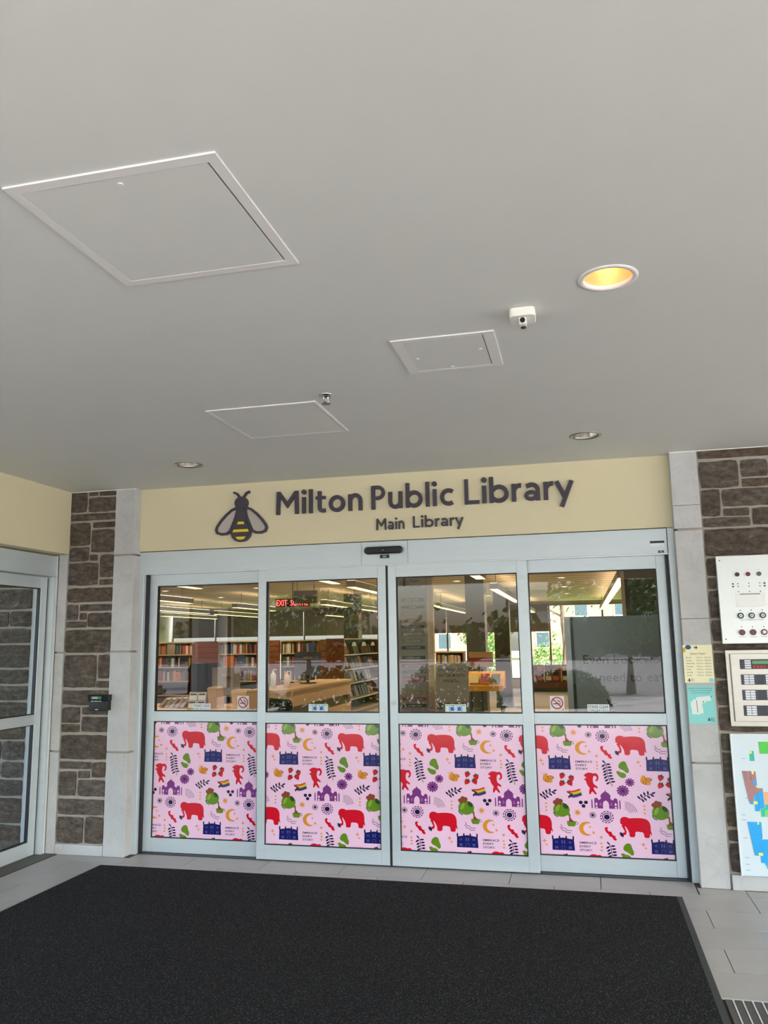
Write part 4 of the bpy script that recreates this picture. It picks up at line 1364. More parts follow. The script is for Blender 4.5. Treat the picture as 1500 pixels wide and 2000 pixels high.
plan('blue', [[(2.284, 0.596), (2.309, 0.597), (2.312, 0.618), (2.34, 0.619), (2.342, 0.514), (2.315, 0.512), (2.312, 0.495), (2.284, 0.494)], [(2.231, 0.429), (2.314, 0.429), (2.315, 0.325), (2.42, 0.325), (2.42, 0.12), (2.331, 0.147), (2.32, 0.149), (2.316, 0.18), (2.292, 0.182), (2.292, 0.226), (2.26, 0.225)], [(2.254, .552), (2.281, .553), (2.281, .537), (2.256, .537)], [(2.286, .682), (2.306, .682), (2.306, .655), (2.286, .655)]])
plan('orange', [[(2.342, 0.615), (2.45, 0.613), (2.45, 0.54), (2.346, 0.539)]])
plan('ltgreen', [[(2.344, 0.502), (2.43, 0.505), (2.43, 0.462), (2.341, 0.462)]])
ye = [(2.279, 0.867, 2.293, 0.852), (2.282, 0.743, 2.294, 0.724), (2.278, 0.556, 2.302, 0.538), (2.29, 0.431, 2.30, 0.413), (2.283, 0.242, 2.308, 0.224), (2.313, 0.503, 2.317, 0.463), (2.388, 0.939, 2.40, 0.927), (2.319, 0.166, 2.324, 0.149), (2.311, .331, 2.318, .323), (2.30, .652, 2.309, .643)]
plan('yellow', [[(a, b), (c_, b), (c_, d_), (a, d_)] for a, b, c_, d_ in ye], 1)
lines_ = MB()
def pl_line(pts, wd=.0016):
    L, R_ = offs(pts, wd)
    for i in range(len(pts) - 1):
        lines_.face([(p[0], by - .0028, p[1]) for p in (L[i], L[i + 1], R_[i + 1], R_[i])])
for pts in ([(2.224, .743), (2.252, .552), (2.281, .555)], [(2.24, .74), (2.25, .69), (2.275, .69), (2.272, .74)], [(2.28, .71), (2.295, .71), (2.295, .69), (2.278, .69), (2.28, .71)], [(2.312, .618), (2.315, .512)], [(2.231, .429), (2.26, .225), (2.292, .226)], [(2.25, .40), (2.31, .40)], [(2.262, .35), (2.31, .35)], [(2.29, .29), (2.31, .29), (2.31, .25)], [(2.277, .807), (2.305, .807), (2.304, .869)], [(2.338, .927), (2.34, .853), (2.45, .854)]):
    pl_line(pts)
for z in (.82, .73, .66, .575, .47, .44, .33, .21, .17, .135):
    pl_line([(2.232 if z > .5 else 2.20, z), (2.25 if z > .5 else 2.225, z)], .0025)
lines_.build('plan_lines', mat('plan_ink', S(120, 130, 150), 0.5), fb, fix=False)

ORDW = ['first', 'second', 'third', 'fourth', 'fifth', 'sixth', 'seventh', 'eighth']
# ------------------------------------------------------------------ library interior: shell
HC = 2.88
M_CARPET = mat('carpet', S(168, 152, 132), 0.9, noise=0.12, nscale=14)
M_ICEIL = mat('interior_ceiling', S(186, 158, 122), 0.7)
M_WOOD = mat('cherry_wood', S(150, 84, 44), 0.45, noise=0.3, nscale=6, stretch=(1, 1, 9))
M_MAPLE = mat('maple', S(222, 186, 142), 0.4, noise=0.08, nscale=5, stretch=(1, 6, 1))
M_IWALL = mat('interior_wall', S(190, 178, 160), 0.8)
M_DARK = mat('dark_metal', S(52, 50, 48), 0.5)
M_BROWN = mat('brown_panel', S(78, 58, 42), 0.6)
M_OLIVE = mat('olive_panel', S(110, 104, 62), 0.5)
M_GREYPL = mat('grey_plastic', S(150, 140, 122), 0.5)
M_BLIND = mat('blind_fabric', S(132, 124, 114), 0.9)
struct(box('floor_interior', M_CARPET, None, -14, 3.4, 0.32, 22.2, -0.12, 0.0), 'carpeted library floor beyond the doors')
# slatted ceiling: stripes in the material, too far away to tell the slats apart
t_ = M_ICEIL.node_tree
b_ = t_.nodes['Principled BSDF']
g_ = t_.nodes.new('ShaderNodeNewGeometry')
wv = t_.nodes.new('ShaderNodeTexWave')
wv.bands_direction = 'Y'
wv.inputs['Scale'].default_value = 0.55
wv.inputs['Distortion'].default_value = 0.0
t_.links.new(g_.outputs['Position'], wv.inputs['Vector'])
rp = t_.nodes.new('ShaderNodeValToRGB')
rp.color_ramp.elements[0].position = 0.04
rp.color_ramp.elements[0].color = (*S(96, 74, 50), 1)
rp.color_ramp.elements[1].position = 0.14
rp.color_ramp.elements[1].color = (*S(196, 168, 128), 1)
t_.links.new(wv.outputs['Fac'], rp.inputs[0])
t_.links.new(rp.outputs[0], b_.inputs['Base Color'])
struct(box('ceiling_interior', M_ICEIL, None, -14, 3.4, 0.30, 22.2, HC, HC + 0.3), 'slatted wooden ceiling inside the library')
struct(box('wall_interior_left', M_IWALL, None, -14.2, -14.0, 0.3, 22.2, 0, HC), 'far left wall inside the library')
struct(box('wall_interior_right', M_IWALL, None, 3.2, 3.4, 0.3, 22.2, 0, HC), 'right wall inside the library')
struct(box('wall_interior_front', M_IWALL, None, -14.0, -2.94, 0.30, 0.40, 0, HC), 'inner face of the front wall')
fw_ = MB().box(-14, 3.4, 22.0, 22.2, 0, 0.30).box(-14, 3.4, 22.0, 22.2, 2.80, HC).build('wall_far', M_IWALL)
struct(fw_, 'far window wall of the library')
bay = [0.2 + 1.75 * i for i in range(-8, 3)]
for n, (a, b) in enumerate(zip(bay, bay[1:])):
    b = min(b, 3.2)
    if b - a < 0.2:
        continue
    wd = thing('window_%d' % (n + 1), ((a + b) / 2, 22.05, 0.30), kind='structure', label='tall window bay in the far library wall')
    m1 = MB()
    m1.box(a - .03, a + .03, 22.0, 22.12, 0.30, 2.80).box(a + .03, b - .03, 22.0, 22.12, 0.30, 0.35).box(a + .03, b - .03, 22.0, 22.12, 2.74, 2.80)
    m1.build('window_frame', M_GREYPL, wd)
    MB().face([(a + .03, 22.06, .35), (b - .03, 22.06, .35), (b - .03, 22.06, 2.74), (a + .03, 22.06, 2.74)]).build('glass_pane', WINGLASS, wd, fix=False)
    if a < 0.1:
        rb = thing('roller_blind', ((a + b) / 2, 21.95, 1.88), 'grey half-lowered roller blind, %s from the right in the far windows' % ORDW[7 - n], 'blind', 'roller blinds in the far windows')
        box('blind_cloth', M_BLIND, rb, a + .03, b - .03, 21.955, 21.96, 1.90, 2.80)
        box('bottom_bar', M_GREYPL, rb, a + .03, b - .03, 21.945, 21.965, 1.875, 1.90)
LCOLS = [('dark square column beside the yellow display table', -0.82, -0.47, 9.0), ('dark column behind the yellow display table', -0.83, -0.46, 14.0), ('dark column behind the magazine shelving', -4.85, -4.45, 14.6)]
for i, (lab, a, b, y) in enumerate(LCOLS):
    o = thing('interior_column', ((a + b) / 2, y + .18, 0), lab, 'column')
    box('column_shaft', mat('column_dark', S(74, 70, 62), 0.35), o, a, b, y, y + .36, 0.1, HC)
    box('column_base', M_DARK, o, a - .01, b + .01, y - .01, y + .37, 0, 0.1)
bk = MB().box(1.66, 2.4, 1.62, 2.3, 0, HC).build('wall_bulkhead', M_BROWN)
struct(bk, 'dark brown interior wall at the right')

# suspended strip lights
M_TUBE = mat('light_diffuser', (1.0, 0.74, 0.27), 0.5, emit=1.0)
M_UP = mat('added_uplight_glow', (1.0, 0.86, 0.64), 0.5, emit=1.6)  # glow of the added upward strips that brighten the library
RUNS = [(-0.15, 4.2, 5.95), (-0.22, 8.4, 13.8), (-0.30, 18.7, 21.5), (-2.37, 4.2, 5.9), (-2.37, 6.7, 10.5), (-2.37, 13.4, 14.95), (-2.42, 15.3, 20.5), (-4.7, 4.4, 5.95), (-4.6, 12.1, 14.5), (-4.6, 15.2, 18.5), (-6.98, 8.0, 10.1), (-6.98, 12.4, 15.0), (-6.8, 18.5, 21.5), (-9.3, 12.5, 15.7), (-9.3, 16.2, 20.0), (-11.2, 16.5, 20.2), (1.9, 6.7, 20.0)]
for x, a, b in RUNS:
    t = thing('strip_light', (x, (a + b) / 2, 2.5), 'suspended strip light, %s row from the right, %s one back from the doors' % (ORDW[int(round((1.9 - x) / 2.3))], ORDW[sum(1 for q in RUNS if abs(q[0] - x) < .5 and q[1] < a)]), 'light', 'suspended strip lights')
    m1 = MB()
    m1.box(x - .075, x - .065, a, b, 2.505, 2.60).box(x + .065, x + .075, a, b, 2.505, 2.60).box(x - .075, x + .075, a, b, 2.60, 2.61)
    m1.box(x - .065, x + .065, a, a + .01, 2.505, 2.60).box(x - .065, x + .065, b - .01, b, 2.505, 2.60)
    m1.build('light_housing', M_GREYPL, t)
    box('diffuser', M_TUBE, t, x - .065, x + .065, a + .01, b - .01, 2.50, 2.515)
    box('added_uplight', M_UP, t, x - .06, x + .06, a + .02, b - .02, 2.6105, 2.615)  # added glowing strip on the housing top, lights the interior ceiling
    for y in (a + .4, b - .4):
        MB().cyl((x, y, 2.61), .006, HC - 2.61, 'z', 6).build('hanger_rod', M_DARK, t)

M_DLI = mat('interior_lamp_lens', (1.0, 0.86, 0.66), 0.5, emit=2.0)
DLN = 0
for y in (2.2, 5.2, 8.2, 11.2, 14.2, 17.2):
    for x in (-8.2, -5.9, -3.6, -1.3, 0.9):
        if y < 5 and x < -6:
            continue
        t = thing('interior_downlight', (x, y, HC), 'small round ceiling downlight, %s row from the doors, %s from the right' % (ORDW[int((y - 2.1) / 3)], ORDW[int(round((0.9 - x) / 2.3))]), 'downlight', 'small round downlights inside the library')
        MB().lathe((x, y, HC), [(.10, 0), (.10, -.006), (.075, -.010), (.07, 0)], 20).build('trim_ring', M_HATCHF, t)
        MB().cyl((x, y, HC - .004), .068, .003, 'z', 16).build('lamp_lens', M_DLI, t)
        la = bpy.data.lights.new('downlight_beam', 'SPOT')
        la.energy = 28
        la.spot_size = math.radians(120)
        la.spot_blend = 0.6
        la.shadow_soft_size = 0.07
        la.color = (1.0, 0.87, 0.70)
        lo = bpy.data.objects.new('downlight_beam', la)
        COL.objects.link(lo)
        lo.parent = t
        lo.location = (0, 0, -0.02)

# ------------------------------------------------------------------ books
PALB = [S(150, 40, 36), S(206, 176, 96), S(60, 84, 120), S(226, 214, 190), S(70, 92, 60), S(200, 120, 50), S(40, 40, 46), S(170, 150, 130), S(120, 60, 80), S(232, 226, 216), S(190, 90, 70), S(96, 110, 116)]
M_PAGE = mat('pages', S(232, 222, 200), 0.8)
BOOKS = []
def book_mesh(i):
    m1 = MB()
    h = 0.5
    m1.box(-.5, .5, -.5, .5, 0, .01, 1)
    m1.box(-.46, .5, -.46, .5, .01, .97, 1)
    m1.box(-.5, -.46, -.5, .5, 0, 1, 0)
    m1.box(.46, .5, -.5, .5, 0, 1, 0)
    m1.box(-.46, .46, -.5, -.44, 0, 1, 0)
    o = m1.build('book', [mat('book_cover_%d' % i, PALB[i], 0.5), M_PAGE])
    me = o.data
    bpy.data.objects.remove(o)
    return me
BOOKS = [book_mesh(i) for i in range(len(PALB))]
rb_ = random.Random(5)
PNAME = ['red', 'tan', 'blue', 'cream', 'green', 'orange', 'black', 'beige', 'plum', 'white', 'brick red', 'slate grey']
def book(x, y, z, wx, dy, hz, label, group, rot=(0, 0, 0), pal=None):
    pal = rb_.randrange(len(BOOKS)) if pal is None else pal
    if label[:2] == '* ':
        label = PNAME[pal] + label[1:]
    o = bpy.data.objects.new('book', BOOKS[pal])
    COL.objects.link(o)
    o.location = (x, y, z + .0015)
    o.scale = (wx, dy, hz)
    o.rotation_euler = rot
    tag(o, label, 'book', group)
    return o
def book_row(x0, x1, yfront, z, hmax, label, group, gap=0.0):
    x = x0
    while x < x1 - .03:
        wd = rb_.uniform(.028, .062)
        if x + wd > x1:
            break
        h = hmax * rb_.uniform(.78, 1.0)
        book(x + wd / 2, yfront + .10, z, wd - .003, .17, h, label, group)
        x += wd + (rb_.uniform(.02, .08) if rb_.random() < .12 else 0)

# wooden bookcases along the back of the service desk
SHZ = [0.10, 0.43, 0.76, 1.09, 1.39]
ORD = ['lowest', 'second', 'middle', 'fourth', 'top']
def bookcase(lab, short, x0, x1, y, fill=(2, 3, 4), top=1.66, SHZ=SHZ):
    t = thing('bookcase', ((x0 + x1) / 2, y + .17, 0), lab, 'bookcase', 'wooden bookcases behind the service desk')
    box('side_panel', M_WOOD, t, x0, x0 + .03, y, y + .34, 0, top)
    box('side_panel', M_WOOD, t, x1 - .03, x1, y, y + .34, 0, top)
    box('top_panel', M_MAPLE, t, x0 - .01, x1 + .01, y - .01, y + .35, top, top + .03)
    box('back_panel', M_BROWN, t, x0 + .03, x1 - .03, y + .32, y + .34, 0.05, top)
    for z in SHZ:
        box('shelf', M_MAPLE, t, x0 + .03, x1 - .03, y, y + .32, z - .025, z)
    for k in fill:
        book_row(x0 + .04, x1 - .04, y + .02, SHZ[k], .26, '* upright book on the %s shelf of the %s' % (ORD[k], short), 'books on the %s shelf of the %s' % (ORD[k], short))
bookcase('wooden bookcase at the far left behind the office chair', 'far left bookcase', -8.85, -7.85, 12.0)
bookcase('wooden bookcase behind the grey desk monitor', 'bookcase behind the grey monitor', -7.2, -6.2, 12.0)
bookcase('wooden bookcase behind the sanitizer bottles', 'bookcase behind the counter', -5.62, -4.68, 12.0)
bookcase('low bookcase right of the directory board', 'bookcase beside the directory', -2.05, -1.40, 12.6, (3,), 1.34, [.10, .43, .76, 1.05])
for lab, x0, x1, y in (('cherry wood slatted display panel between two bookcases', -7.83, -7.22, 12.0), ('cherry wood slatted display panel with red posters', -4.64, -4.18, 12.0), ('narrow cherry wood display panel left of the counter bookcase', -6.16, -5.66, 12.0)):
    t = thing('slat_panel', ((x0 + x1) / 2, y + .05, 0), lab, 'display panel')
    box('panel_back', M_BROWN, t, x0, x1, y + .04, y + .08, 0, 1.69)
    for i in range(13):
        box('slat', M_WOOD, t, x0, x1, y + .015, y + .04, .02 + i * .128, .138 + i * .128)
for i, (lab, x, z, wd, h, pal) in enumerate((('red book cover displayed above the counter monitor, upper one', -4.42, 1.14, .20, .22, 0), ('red and cream book cover displayed on the slatted panel, lower one', -4.40, .84, .20, .22, 10), ('pink picture book facing forward on the far left bookcase', -8.45, 1.395, .20, .25, 8), ('yellow picture book facing forward on the far left bookcase', -8.1, 1.10, .22, .24, 1), ('pale book facing forward behind the grey monitor', -6.9, 1.10, .2, .24, 9), ('blue and white book facing forward behind the grey monitor', -6.62, 1.10, .16, .25, 2), ('orange book facing forward on the counter bookcase top shelf', -4.86, 1.40, .16, .22, 5))):
    book(x, 11.975 if pal in (0, 10) else 12.02, z, wd, .025, h, lab, 'display books')

# magazine shelving running into the room
MX = -3.78
ms = thing('magazine_shelving', (MX - .2, 12.6, 0), 'long dark magazine shelving with pale sloping shelves', 'shelving')
box('end_panel', M_WOOD, ms, MX - .40, MX + .02, 10.97, 11.0, 0, 1.70)
box('end_panel', M_WOOD, ms, MX - .40, MX + .02, 14.3, 14.33, 0, 1.70)
box('back_panel', M_DARK, ms, MX - .40, MX - .38, 11.0, 14.3, 0, 1.70)
box('top_panel', M_MAPLE, ms, MX - .38, MX + .02, 11.0, 14.3, 1.68, 1.70)
for z in (.10, .37, .72, 1.03, 1.35):
    box('shelf', mat('pale_shelf', S(214, 204, 186), 0.4), ms, MX - .38, MX + .02, 11.0, 14.3, z - .02, z)
box('kick_board', M_GREYPL, ms, MX - .36, MX, 11.0, 14.3, 0, .08)
for i in range(4):
    y = 11.3 + i * .85
    c = thing('shelf_card', (MX, y, 1.5), 'white tapered card under the top of the magazine shelving', 'card', 'white shelf cards')
    MB().prism([(y - .10, 1.62), (y + .10, 1.62), (y + .20, 1.53), (y - .20, 1.53)], lambda a, b, d: (d, a, b), MX - .10, MX - .09).build('card', M_STK, c)
for k, z in enumerate((.37, .72, 1.03, 1.35)):
    y = 11.12
    while y < 14.0:
        wd = rb_.uniform(.17, .24)
        sname = ['lowest', 'second lowest', 'second highest', 'highest'][k]
        book(MX - .12, y + wd / 2, z + .006, .02, wd, rb_.uniform(.21, .26), '* magazine leaning on the %s shelf of the magazine shelving' % sname, 'magazines on the %s shelf' % sname, (0, -0.28, rb_.uniform(-.1, .1)), None if k != 1 else rb_.choice((9, 9, 3, 7, 6)))
        y += wd + rb_.uniform(.02, .10)

# ------------------------------------------------------------------ service counter
cn = thing('service_counter', (-2.3, 3.9, 0), 'maple service counter with an olive recessed band', 'counter')
box('counter_top', M_MAPLE, cn, -2.42, -1.93, 2.63, 5.2, 1.07, 1.10, bevel=.004)
box('upper_front', M_MAPLE, cn, -2.0, -1.95, 2.66, 5.18, .90, 1.07)
box('olive_band', M_OLIVE, cn, -2.02, -1.99, 2.66, 5.18, .77, .90)
box('lower_front', M_MAPLE, cn, -2.0, -1.95, 2.66, 5.18, 0, .77)
box('end_panel', M_MAPLE, cn, -2.42, -1.95, 2.63, 2.66, 0, 1.07)
box('end_panel', M_MAPLE, cn, -2.42, -1.95, 5.18, 5.2, 0, 1.07)
box('back_panel', M_MAPLE, cn, -2.42, -2.38, 2.66, 5.18, 0, 1.07)
dk = thing('service_desk', (-3.4, 3.1, 0), 'low maple desk left of the service counter', 'desk')
box('desk_top', M_MAPLE, dk, -4.6, -2.46, 2.6, 3.6, .84, .875, bevel=.004)
box('front_panel', M_MAPLE, dk, -4.55, -2.5, 2.66, 2.69, 0, .84)
box('side_panel', M_MAPLE, dk, -2.53, -2.5, 2.69, 3.55, 0, .84)
box('side_panel', M_MAPLE, dk, -4.55, -4.52, 2.69, 3.55, 0, .84)
dk2 = thing('work_desk', (-3.6, 4.3, 0), 'dark work desk under the grey monitor', 'desk')
box('desk_top', mat('desk_grey', S(96, 92, 88), 0.4), dk2, -4.4, -2.6, 3.75, 4.35, .80, .83)
for x in (-4.35, -2.7):
    for y in (3.8, 4.25):
        box('leg', M_DARK, dk2, x, x + .05, y, y + .05, 0, .80)
def monitor(lab, x, y, z, wd, h, mback, tilt, rz):
    t = thing('computer_monitor', (x, y, z), lab, 'monitor')
    t.rotation_euler = (0, 0, rz)
    m1 = MB()
    m1.cyl((x, y, z), .11, .012, 'z', 20)
    m1.build('stand_base', M_DARK, t)
    m1 = MB()
    m1.box(x - .02, x + .02, y + .01, y + .035, z + .012, z + .20)
    m1.build('stand_neck', M_DARK, t)
    s = MB()
    z0, z1 = z + .10, z + .10 + h
    s.prism([(y - .035, z0), (y - .01, z0), (y - .01 + tilt, z1), (y - .035 + tilt, z1)], lambda a, b, d: (d, a, b), x - wd / 2, x + wd / 2)
    so = s.build('monitor_back', mback, t, bevel=.004)
    s = MB()
    s.prism([(y - .0095, z0 + .015), (y - .008, z0 + .015), (y - .008 + tilt, z1 - .015), (y - .0095 + tilt, z1 - .015)], lambda a, b, d: (d, a, b), x - wd / 2 + .015, x + wd / 2 - .015)
    s.build('screen', M_BLACK, so)
    s = MB()
    s.prism([(y - .040, z0 + h * .7), (y - .035, z0 + h * .7), (y - .035 + tilt * .8, z0 + h * .8), (y - .040 + tilt * .8, z0 + h * .8)], lambda a, b, d: (d, a, b), x - .06, x + .06)
    s.build('vent_plate', M_GREYPL, so)
monitor('grey computer monitor seen from behind on the work desk', -3.30, 4.0, .83, .36, .38, M_GREYPL, .06, .5)
monitor('dark computer monitor on the maple counter', -2.17, 4.0, 1.10, .34, .30, mat('monitor_slate', S(86, 82, 92), 0.35), .05, .35)
def office_chair(lab, x, y, rz, zs=.5, hb=.85):
    t = thing('office_chair', (x, y, 0), lab, 'chair')
    t.rotation_euler = (0, 0, rz)
    MB().prism(rrect(x, y, .25, .24, .06), lambda a, b, d: (a, b, d), zs - .06, zs + .02).build('seat', M_BLACK, t, bevel=.015)
    MB().prism(rrect(x, zs + hb / 2 + .08, .24, hb / 2 - .05, .07), lambda a, b, d: (a, d, b), y - .27, y - .22).build('backrest', M_BLACK, t, bevel=.015)
    for s in (-1, 1):
        MB().tube([(x + s * .24, y + .1, zs - .02), (x + s * .30, y + .1, zs + .05), (x + s * .30, y + .05, zs + .22), (x + s * .30, y - .18, zs + .23)], .022, 6).build('armrest', M_BLACK, t)
    MB().cyl((x, y, .10), .03, zs - .16, 'z', 12).build('gas_post', M_DARK, t)
    for i in range(5):
        a = i * 2 * PI / 5
        m1 = MB().tube([(x, y, .11), (x + .28 * math.cos(a), y + .28 * math.sin(a), .07)], [.03, .02], 6)
        lg = m1.build('base_leg', M_DARK, t)
        MB().cyl((x + .28 * math.cos(a), y + .28 * math.sin(a) - .012, .03), .03, .024, 'y', 12).build('caster', M_BLACK, lg)
office_chair('black office chair behind the desk at the left', -4.0, 4.75, PI + .3, .52, .80)
office_chair('black chair back low in front of the maple counter', -2.0, 1.95, PI - .6, .45, .56)
# things on the desks
def holder(lab, x, y, z):
    t = thing('leaflet_holder', (x, y, z), lab, 'holder')
    m1 = MB().prism([(y, z), (y + .10, z), (y + .06, z + .19), (y + .05, z + .19)], lambda a, b, d: (d, a, b), x - .11, x + .11)
    m1.build('stand', mat('holder_grey', S(150, 146, 138), 0.4), t)
    for sx in (-1, 1):
        for k in range(2):
            q = MB()
            f_ = lambda u, v: (x + u, y - .001 + .05 * (v / .19), z + v)
            u0 = sx * .055
            q.face([f_(u0 - .048, .01 + k * .09), f_(u0 + .048, .01 + k * .09), f_(u0 + .048, .09 + k * .09), f_(u0 - .048, .09 + k * .09)])
            pgo = q.build('leaflet', M_STK, t, fix=False)
            q = MB()
            f_ = lambda u, v: (x + u, y - .003 + .05 * (v / .19), z + v)
            q.face([f_(u0 - .040, .065 + k * .09), f_(u0 + .040, .065 + k * .09), f_(u0 + .040, .083 + k * .09), f_(u0 - .040, .083 + k * .09)])
            q.build('headline_bar', M_INK, pgo, fix=False)
holder('leaflet holder with four white sheets on the desk', -3.12, 2.8, .876)
for i in range(5):
    book(-3.62 + i * .07, 2.95, .890, .03, .17, .13 + .004 * i, 'grey book leaning in the desk row, %s from the left' % ORDW[i], 'grey books on the desk', (0, .75, 0), 7)
def bag(lab, x, y, z, wd, dp, h, m_):
    t = thing('paper_bag', (x, y, z), lab, 'bag')
    MB().prism([(x - wd / 2, z), (x + wd / 2, z), (x + wd / 2 - .02, z + h), (x - wd / 2 - .03, z + h)], lambda a, b, d: (a, d, b), y, y + dp).build('bag_body', m_, t)
    MB().prism([(x - wd / 2 - .028, z + h), (x + wd / 2 - .022, z + h), (x + wd / 2 - .03, z + h + .012), (x - wd / 2 - .02, z + h + .012)], lambda a, b, d: (a, d, b), y + .01, y + dp - .01).build('folded_rim', M_MAPLE, t)
bag('tan cardboard file standing on the desk beside the leaflets', -2.93, 2.85, .876, .10, .2, .23, mat('cardboard', S(196, 164, 126), 0.7))
bag('pale cardboard box at the right end of the desk', -2.6, 2.85, .876, .16, .22, .20, mat('pale_box', S(226, 200, 160), 0.7))
def bottle(lab, x, y, z, r, h, mb_, mc):
    t = thing('sanitizer_bottle', (x, y, z), lab, 'bottle')
    MB().lathe((x, y, z), [(.001, 0), (r, 0), (r, h * .72), (r * .7, h * .8), (r * .35, h * .84), (r * .35, h * .88)], 18).build('bottle_body', mb_, t, smooth=True)
    m1 = MB().cyl((x, y, z + h * .86), r * .4, h * .08, 'z', 12)
    m1.tube([(x, y, z + h * .94), (x, y, z + h), (x + r * 1.2, y, z + h * .98)], r * .16, 6)
    m1.build('pump', mc, t)
bottle('white bottle with a pump near the end of counter', -2.17, 2.8, 1.10, .032, .22, M_STK, M_WHITE)
bottle('cream pump bottle beside the counter monitor', -2.08, 3.0, 1.10, .036, .19, mat('cream_bottle', S(226, 206, 160), 0.4), M_WHITE)

# ------------------------------------------------------------------ hanging signs
def hang_sign(lab, x0, x1, y, z0, z1, text, tw, mface=None):
    t = thing('hanging_sign', ((x0 + x1) / 2, y, z0), lab, 'sign')
    box('sign_board', mface or mat('sign_grey_dark', S(88, 82, 74), 0.5), t, x0, x1, y, y + .05, z0, z1)
    m1 = MB()
    put_text(m1, text, x0 + .05, (z0 + z1) / 2 - .03, .06, y - .001, width=tw)
    m1.build('lettering', mat('sign_pale_ink', S(170, 164, 152), 0.5), t, fix=False)
    for x in (x0 + .05, x1 - .05):
        MB().cyl((x, y + .02, z1), .004, HC - z1, 'z', 6).build('hanger_rod', M_DARK, t)
hang_sign('dark hanging sign reading Ask Us', -3.10, -2.72, 6.0, 2.22, 2.42, 'Ask Us', .14)
hang_sign('long dark hanging sign above the bookcases', -4.5, -3.49, 11.0, 2.21, 2.37, 'Information', .5)
def exit_sign(lab, x0, x1, y, z0, z1, text):
    t = thing('exit_sign', ((x0 + x1) / 2, y, z0), lab, 'sign')
    box('sign_case', mat('exit_case', S(60, 44, 40), 0.5), t, x0, x1, y, y + .05, z0, z1)
    m1 = MB()
    h = z1 - z0
    put_text(m1, text, (x0 + x1) / 2, z0 + h * .14, h * .72, y - .001, width=(x1 - x0) * .94, align='c')
    m1.build('lettering', mat('exit_red', (1.0, 0.03, 0.03), 0.5, emit=2.5), t, fix=False)
    MB().cyl(((x0 + x1) / 2, y + .02, z1), .006, HC - z1, 'z', 6).build('hanger_rod', M_DARK, t)
exit_sign('glowing red exit sign reading EXIT SORTIE', -3.52, -2.95, 6.3, 2.19, 2.32, 'EXIT  SORTIE')
exit_sign('small red exit sign far back above the magazine shelving', -4.30, -4.04, 16.0, 2.25, 2.36, 'EXIT')

# ------------------------------------------------------------------ directory, posters, display table
db = thing('directory_board', (-0.2, 1.2, 0), 'tall grey directory board with coloured strips and bee logo', 'sign')
box('board_panel', mat('board_grey', S(150, 142, 128), 0.35), db, -0.345, -0.075, 1.2, 1.23, 0.0, 2.30)
box('side_post', mat('bronze_post', S(166, 140, 112), 0.25, metal=0.7), db, -0.070, -0.018, 1.17, 1.25, 0, 2.88)
DZ = lambda py: 2.195 - (py - 1125) * .004534
strips = [('UPPER LEVEL', 1169.8, 1177.2, 'd'), ('FICTION', 1185.4, 1190.6, 'd'), ('NON-FICTION', 1197, 1204, 'g'), ('TECHS', 1212.6, 1218.3, 'o'), ('LARGE PRINT', 1223.5, 1228.7, 'p'), ('COMPUTERS', 1235.5, 1245, 'g'), ('STUDY ROOMS', 1251, 1257, 'g'), ('WASHROOMS', 1263.9, 1270.4, 'd'), ('LOWER LEVEL', 1283.3, 1289.9, 'd'), ('NEW & NOTABLE', 1298.9, 1305.1, 'r'), ('HOLDS PICKUP', 1310.7, 1316.7, 'd'), ("CHILDREN'S", 1322.4, 1332.8, 'r'), ('MOVIES & MUSIC', 1351.4, 1356.6, 'y'), ('PROGRAM ROOMS', 1363, 1368.7, 'r'), ('WASHROOMS', 1375.1, 1381.4, 'd')]
SC = {'d': S(62, 58, 56), 'g': S(140, 126, 112), 'o': S(150, 98, 66), 'p': S(74, 62, 72), 'r': S(140, 38, 52), 'y': S(150, 128, 40)}
for s, a, b, c_ in strips:
    so = box('name_strip', mat('strip_' + c_, SC[c_], 0.4), db, -0.312, -0.098, 1.192, 1.2, DZ(b), DZ(a))
    m1 = MB()
    put_text(m1, s, -0.205, DZ(b) + (DZ(a) - DZ(b)) * .26, (DZ(a) - DZ(b)) * .48, 1.191, align='c')
    m1.build('lettering', mat('strip_ink', S(206, 200, 188), 0.5), so, fix=False)
m1 = MB()
put_text(m1, 'Milton', -0.225, 2.175, .026, 1.199)
put_text(m1, 'Public', -0.225, 2.133, .026, 1.199)
put_text(m1, 'Library', -0.225, 2.091, .026, 1.199)
m1.build('lettering', M_INK, db, fix=False)
bee_mark(db, -0.278, 2.10, .19, 1.1985)
ps = thing('poster_stand', (-0.16, 3.0, 0), 'grey poster stand with reversed lettering and round pictures', 'poster')
box('poster_board', mat('poster_grey', S(128, 122, 108), 0.5), ps, -0.345, 0.03, 3.0, 3.02, .30, 1.36)
for x in (-0.33, 0.0):
    box('stand_leg', M_DARK, ps, x, x + .02, 3.02, 3.04, 0, 1.3)
    box('stand_foot', M_DARK, ps, x, x + .02, 2.85, 3.2, 0, .02)
m1 = MB()
for s, z in (('DID YOU KNOW WE', 1.275), ('OFFER MORE THAN', 1.215), ('JUST BOOKS?', 1.155)):
    put_text(m1, s, -0.16, z, .032, 2.999, width=.30 if 'JUST' not in s else .19, align='c', mirror=True)
m1.build('lettering', M_INK, ps, fix=False)
for i in range(4):
    flat('round_picture', mat('picture_dark', S(74, 70, 66), 0.5), ps, [arcp(-0.295 + i * .09, .90, .040, 0, 360, 20)[:-1]], 2.999)
yt_ = thing('display_table', (-0.37, 8.0, 0), 'yellow display table with picture books', 'table')
M_YEL = mat('table_yellow', S(234, 166, 30), 0.5)
MB().prism([(7.8, .80), (8.25, .80), (8.25, 1.08), (8.20, 1.08)], lambda a, b, d: (d, a, b), -0.68, -0.06).build('sloped_tray', M_YEL, yt_)
box('tray_lip', M_YEL, yt_, -0.68, -0.06, 7.76, 7.80, .77, .86)
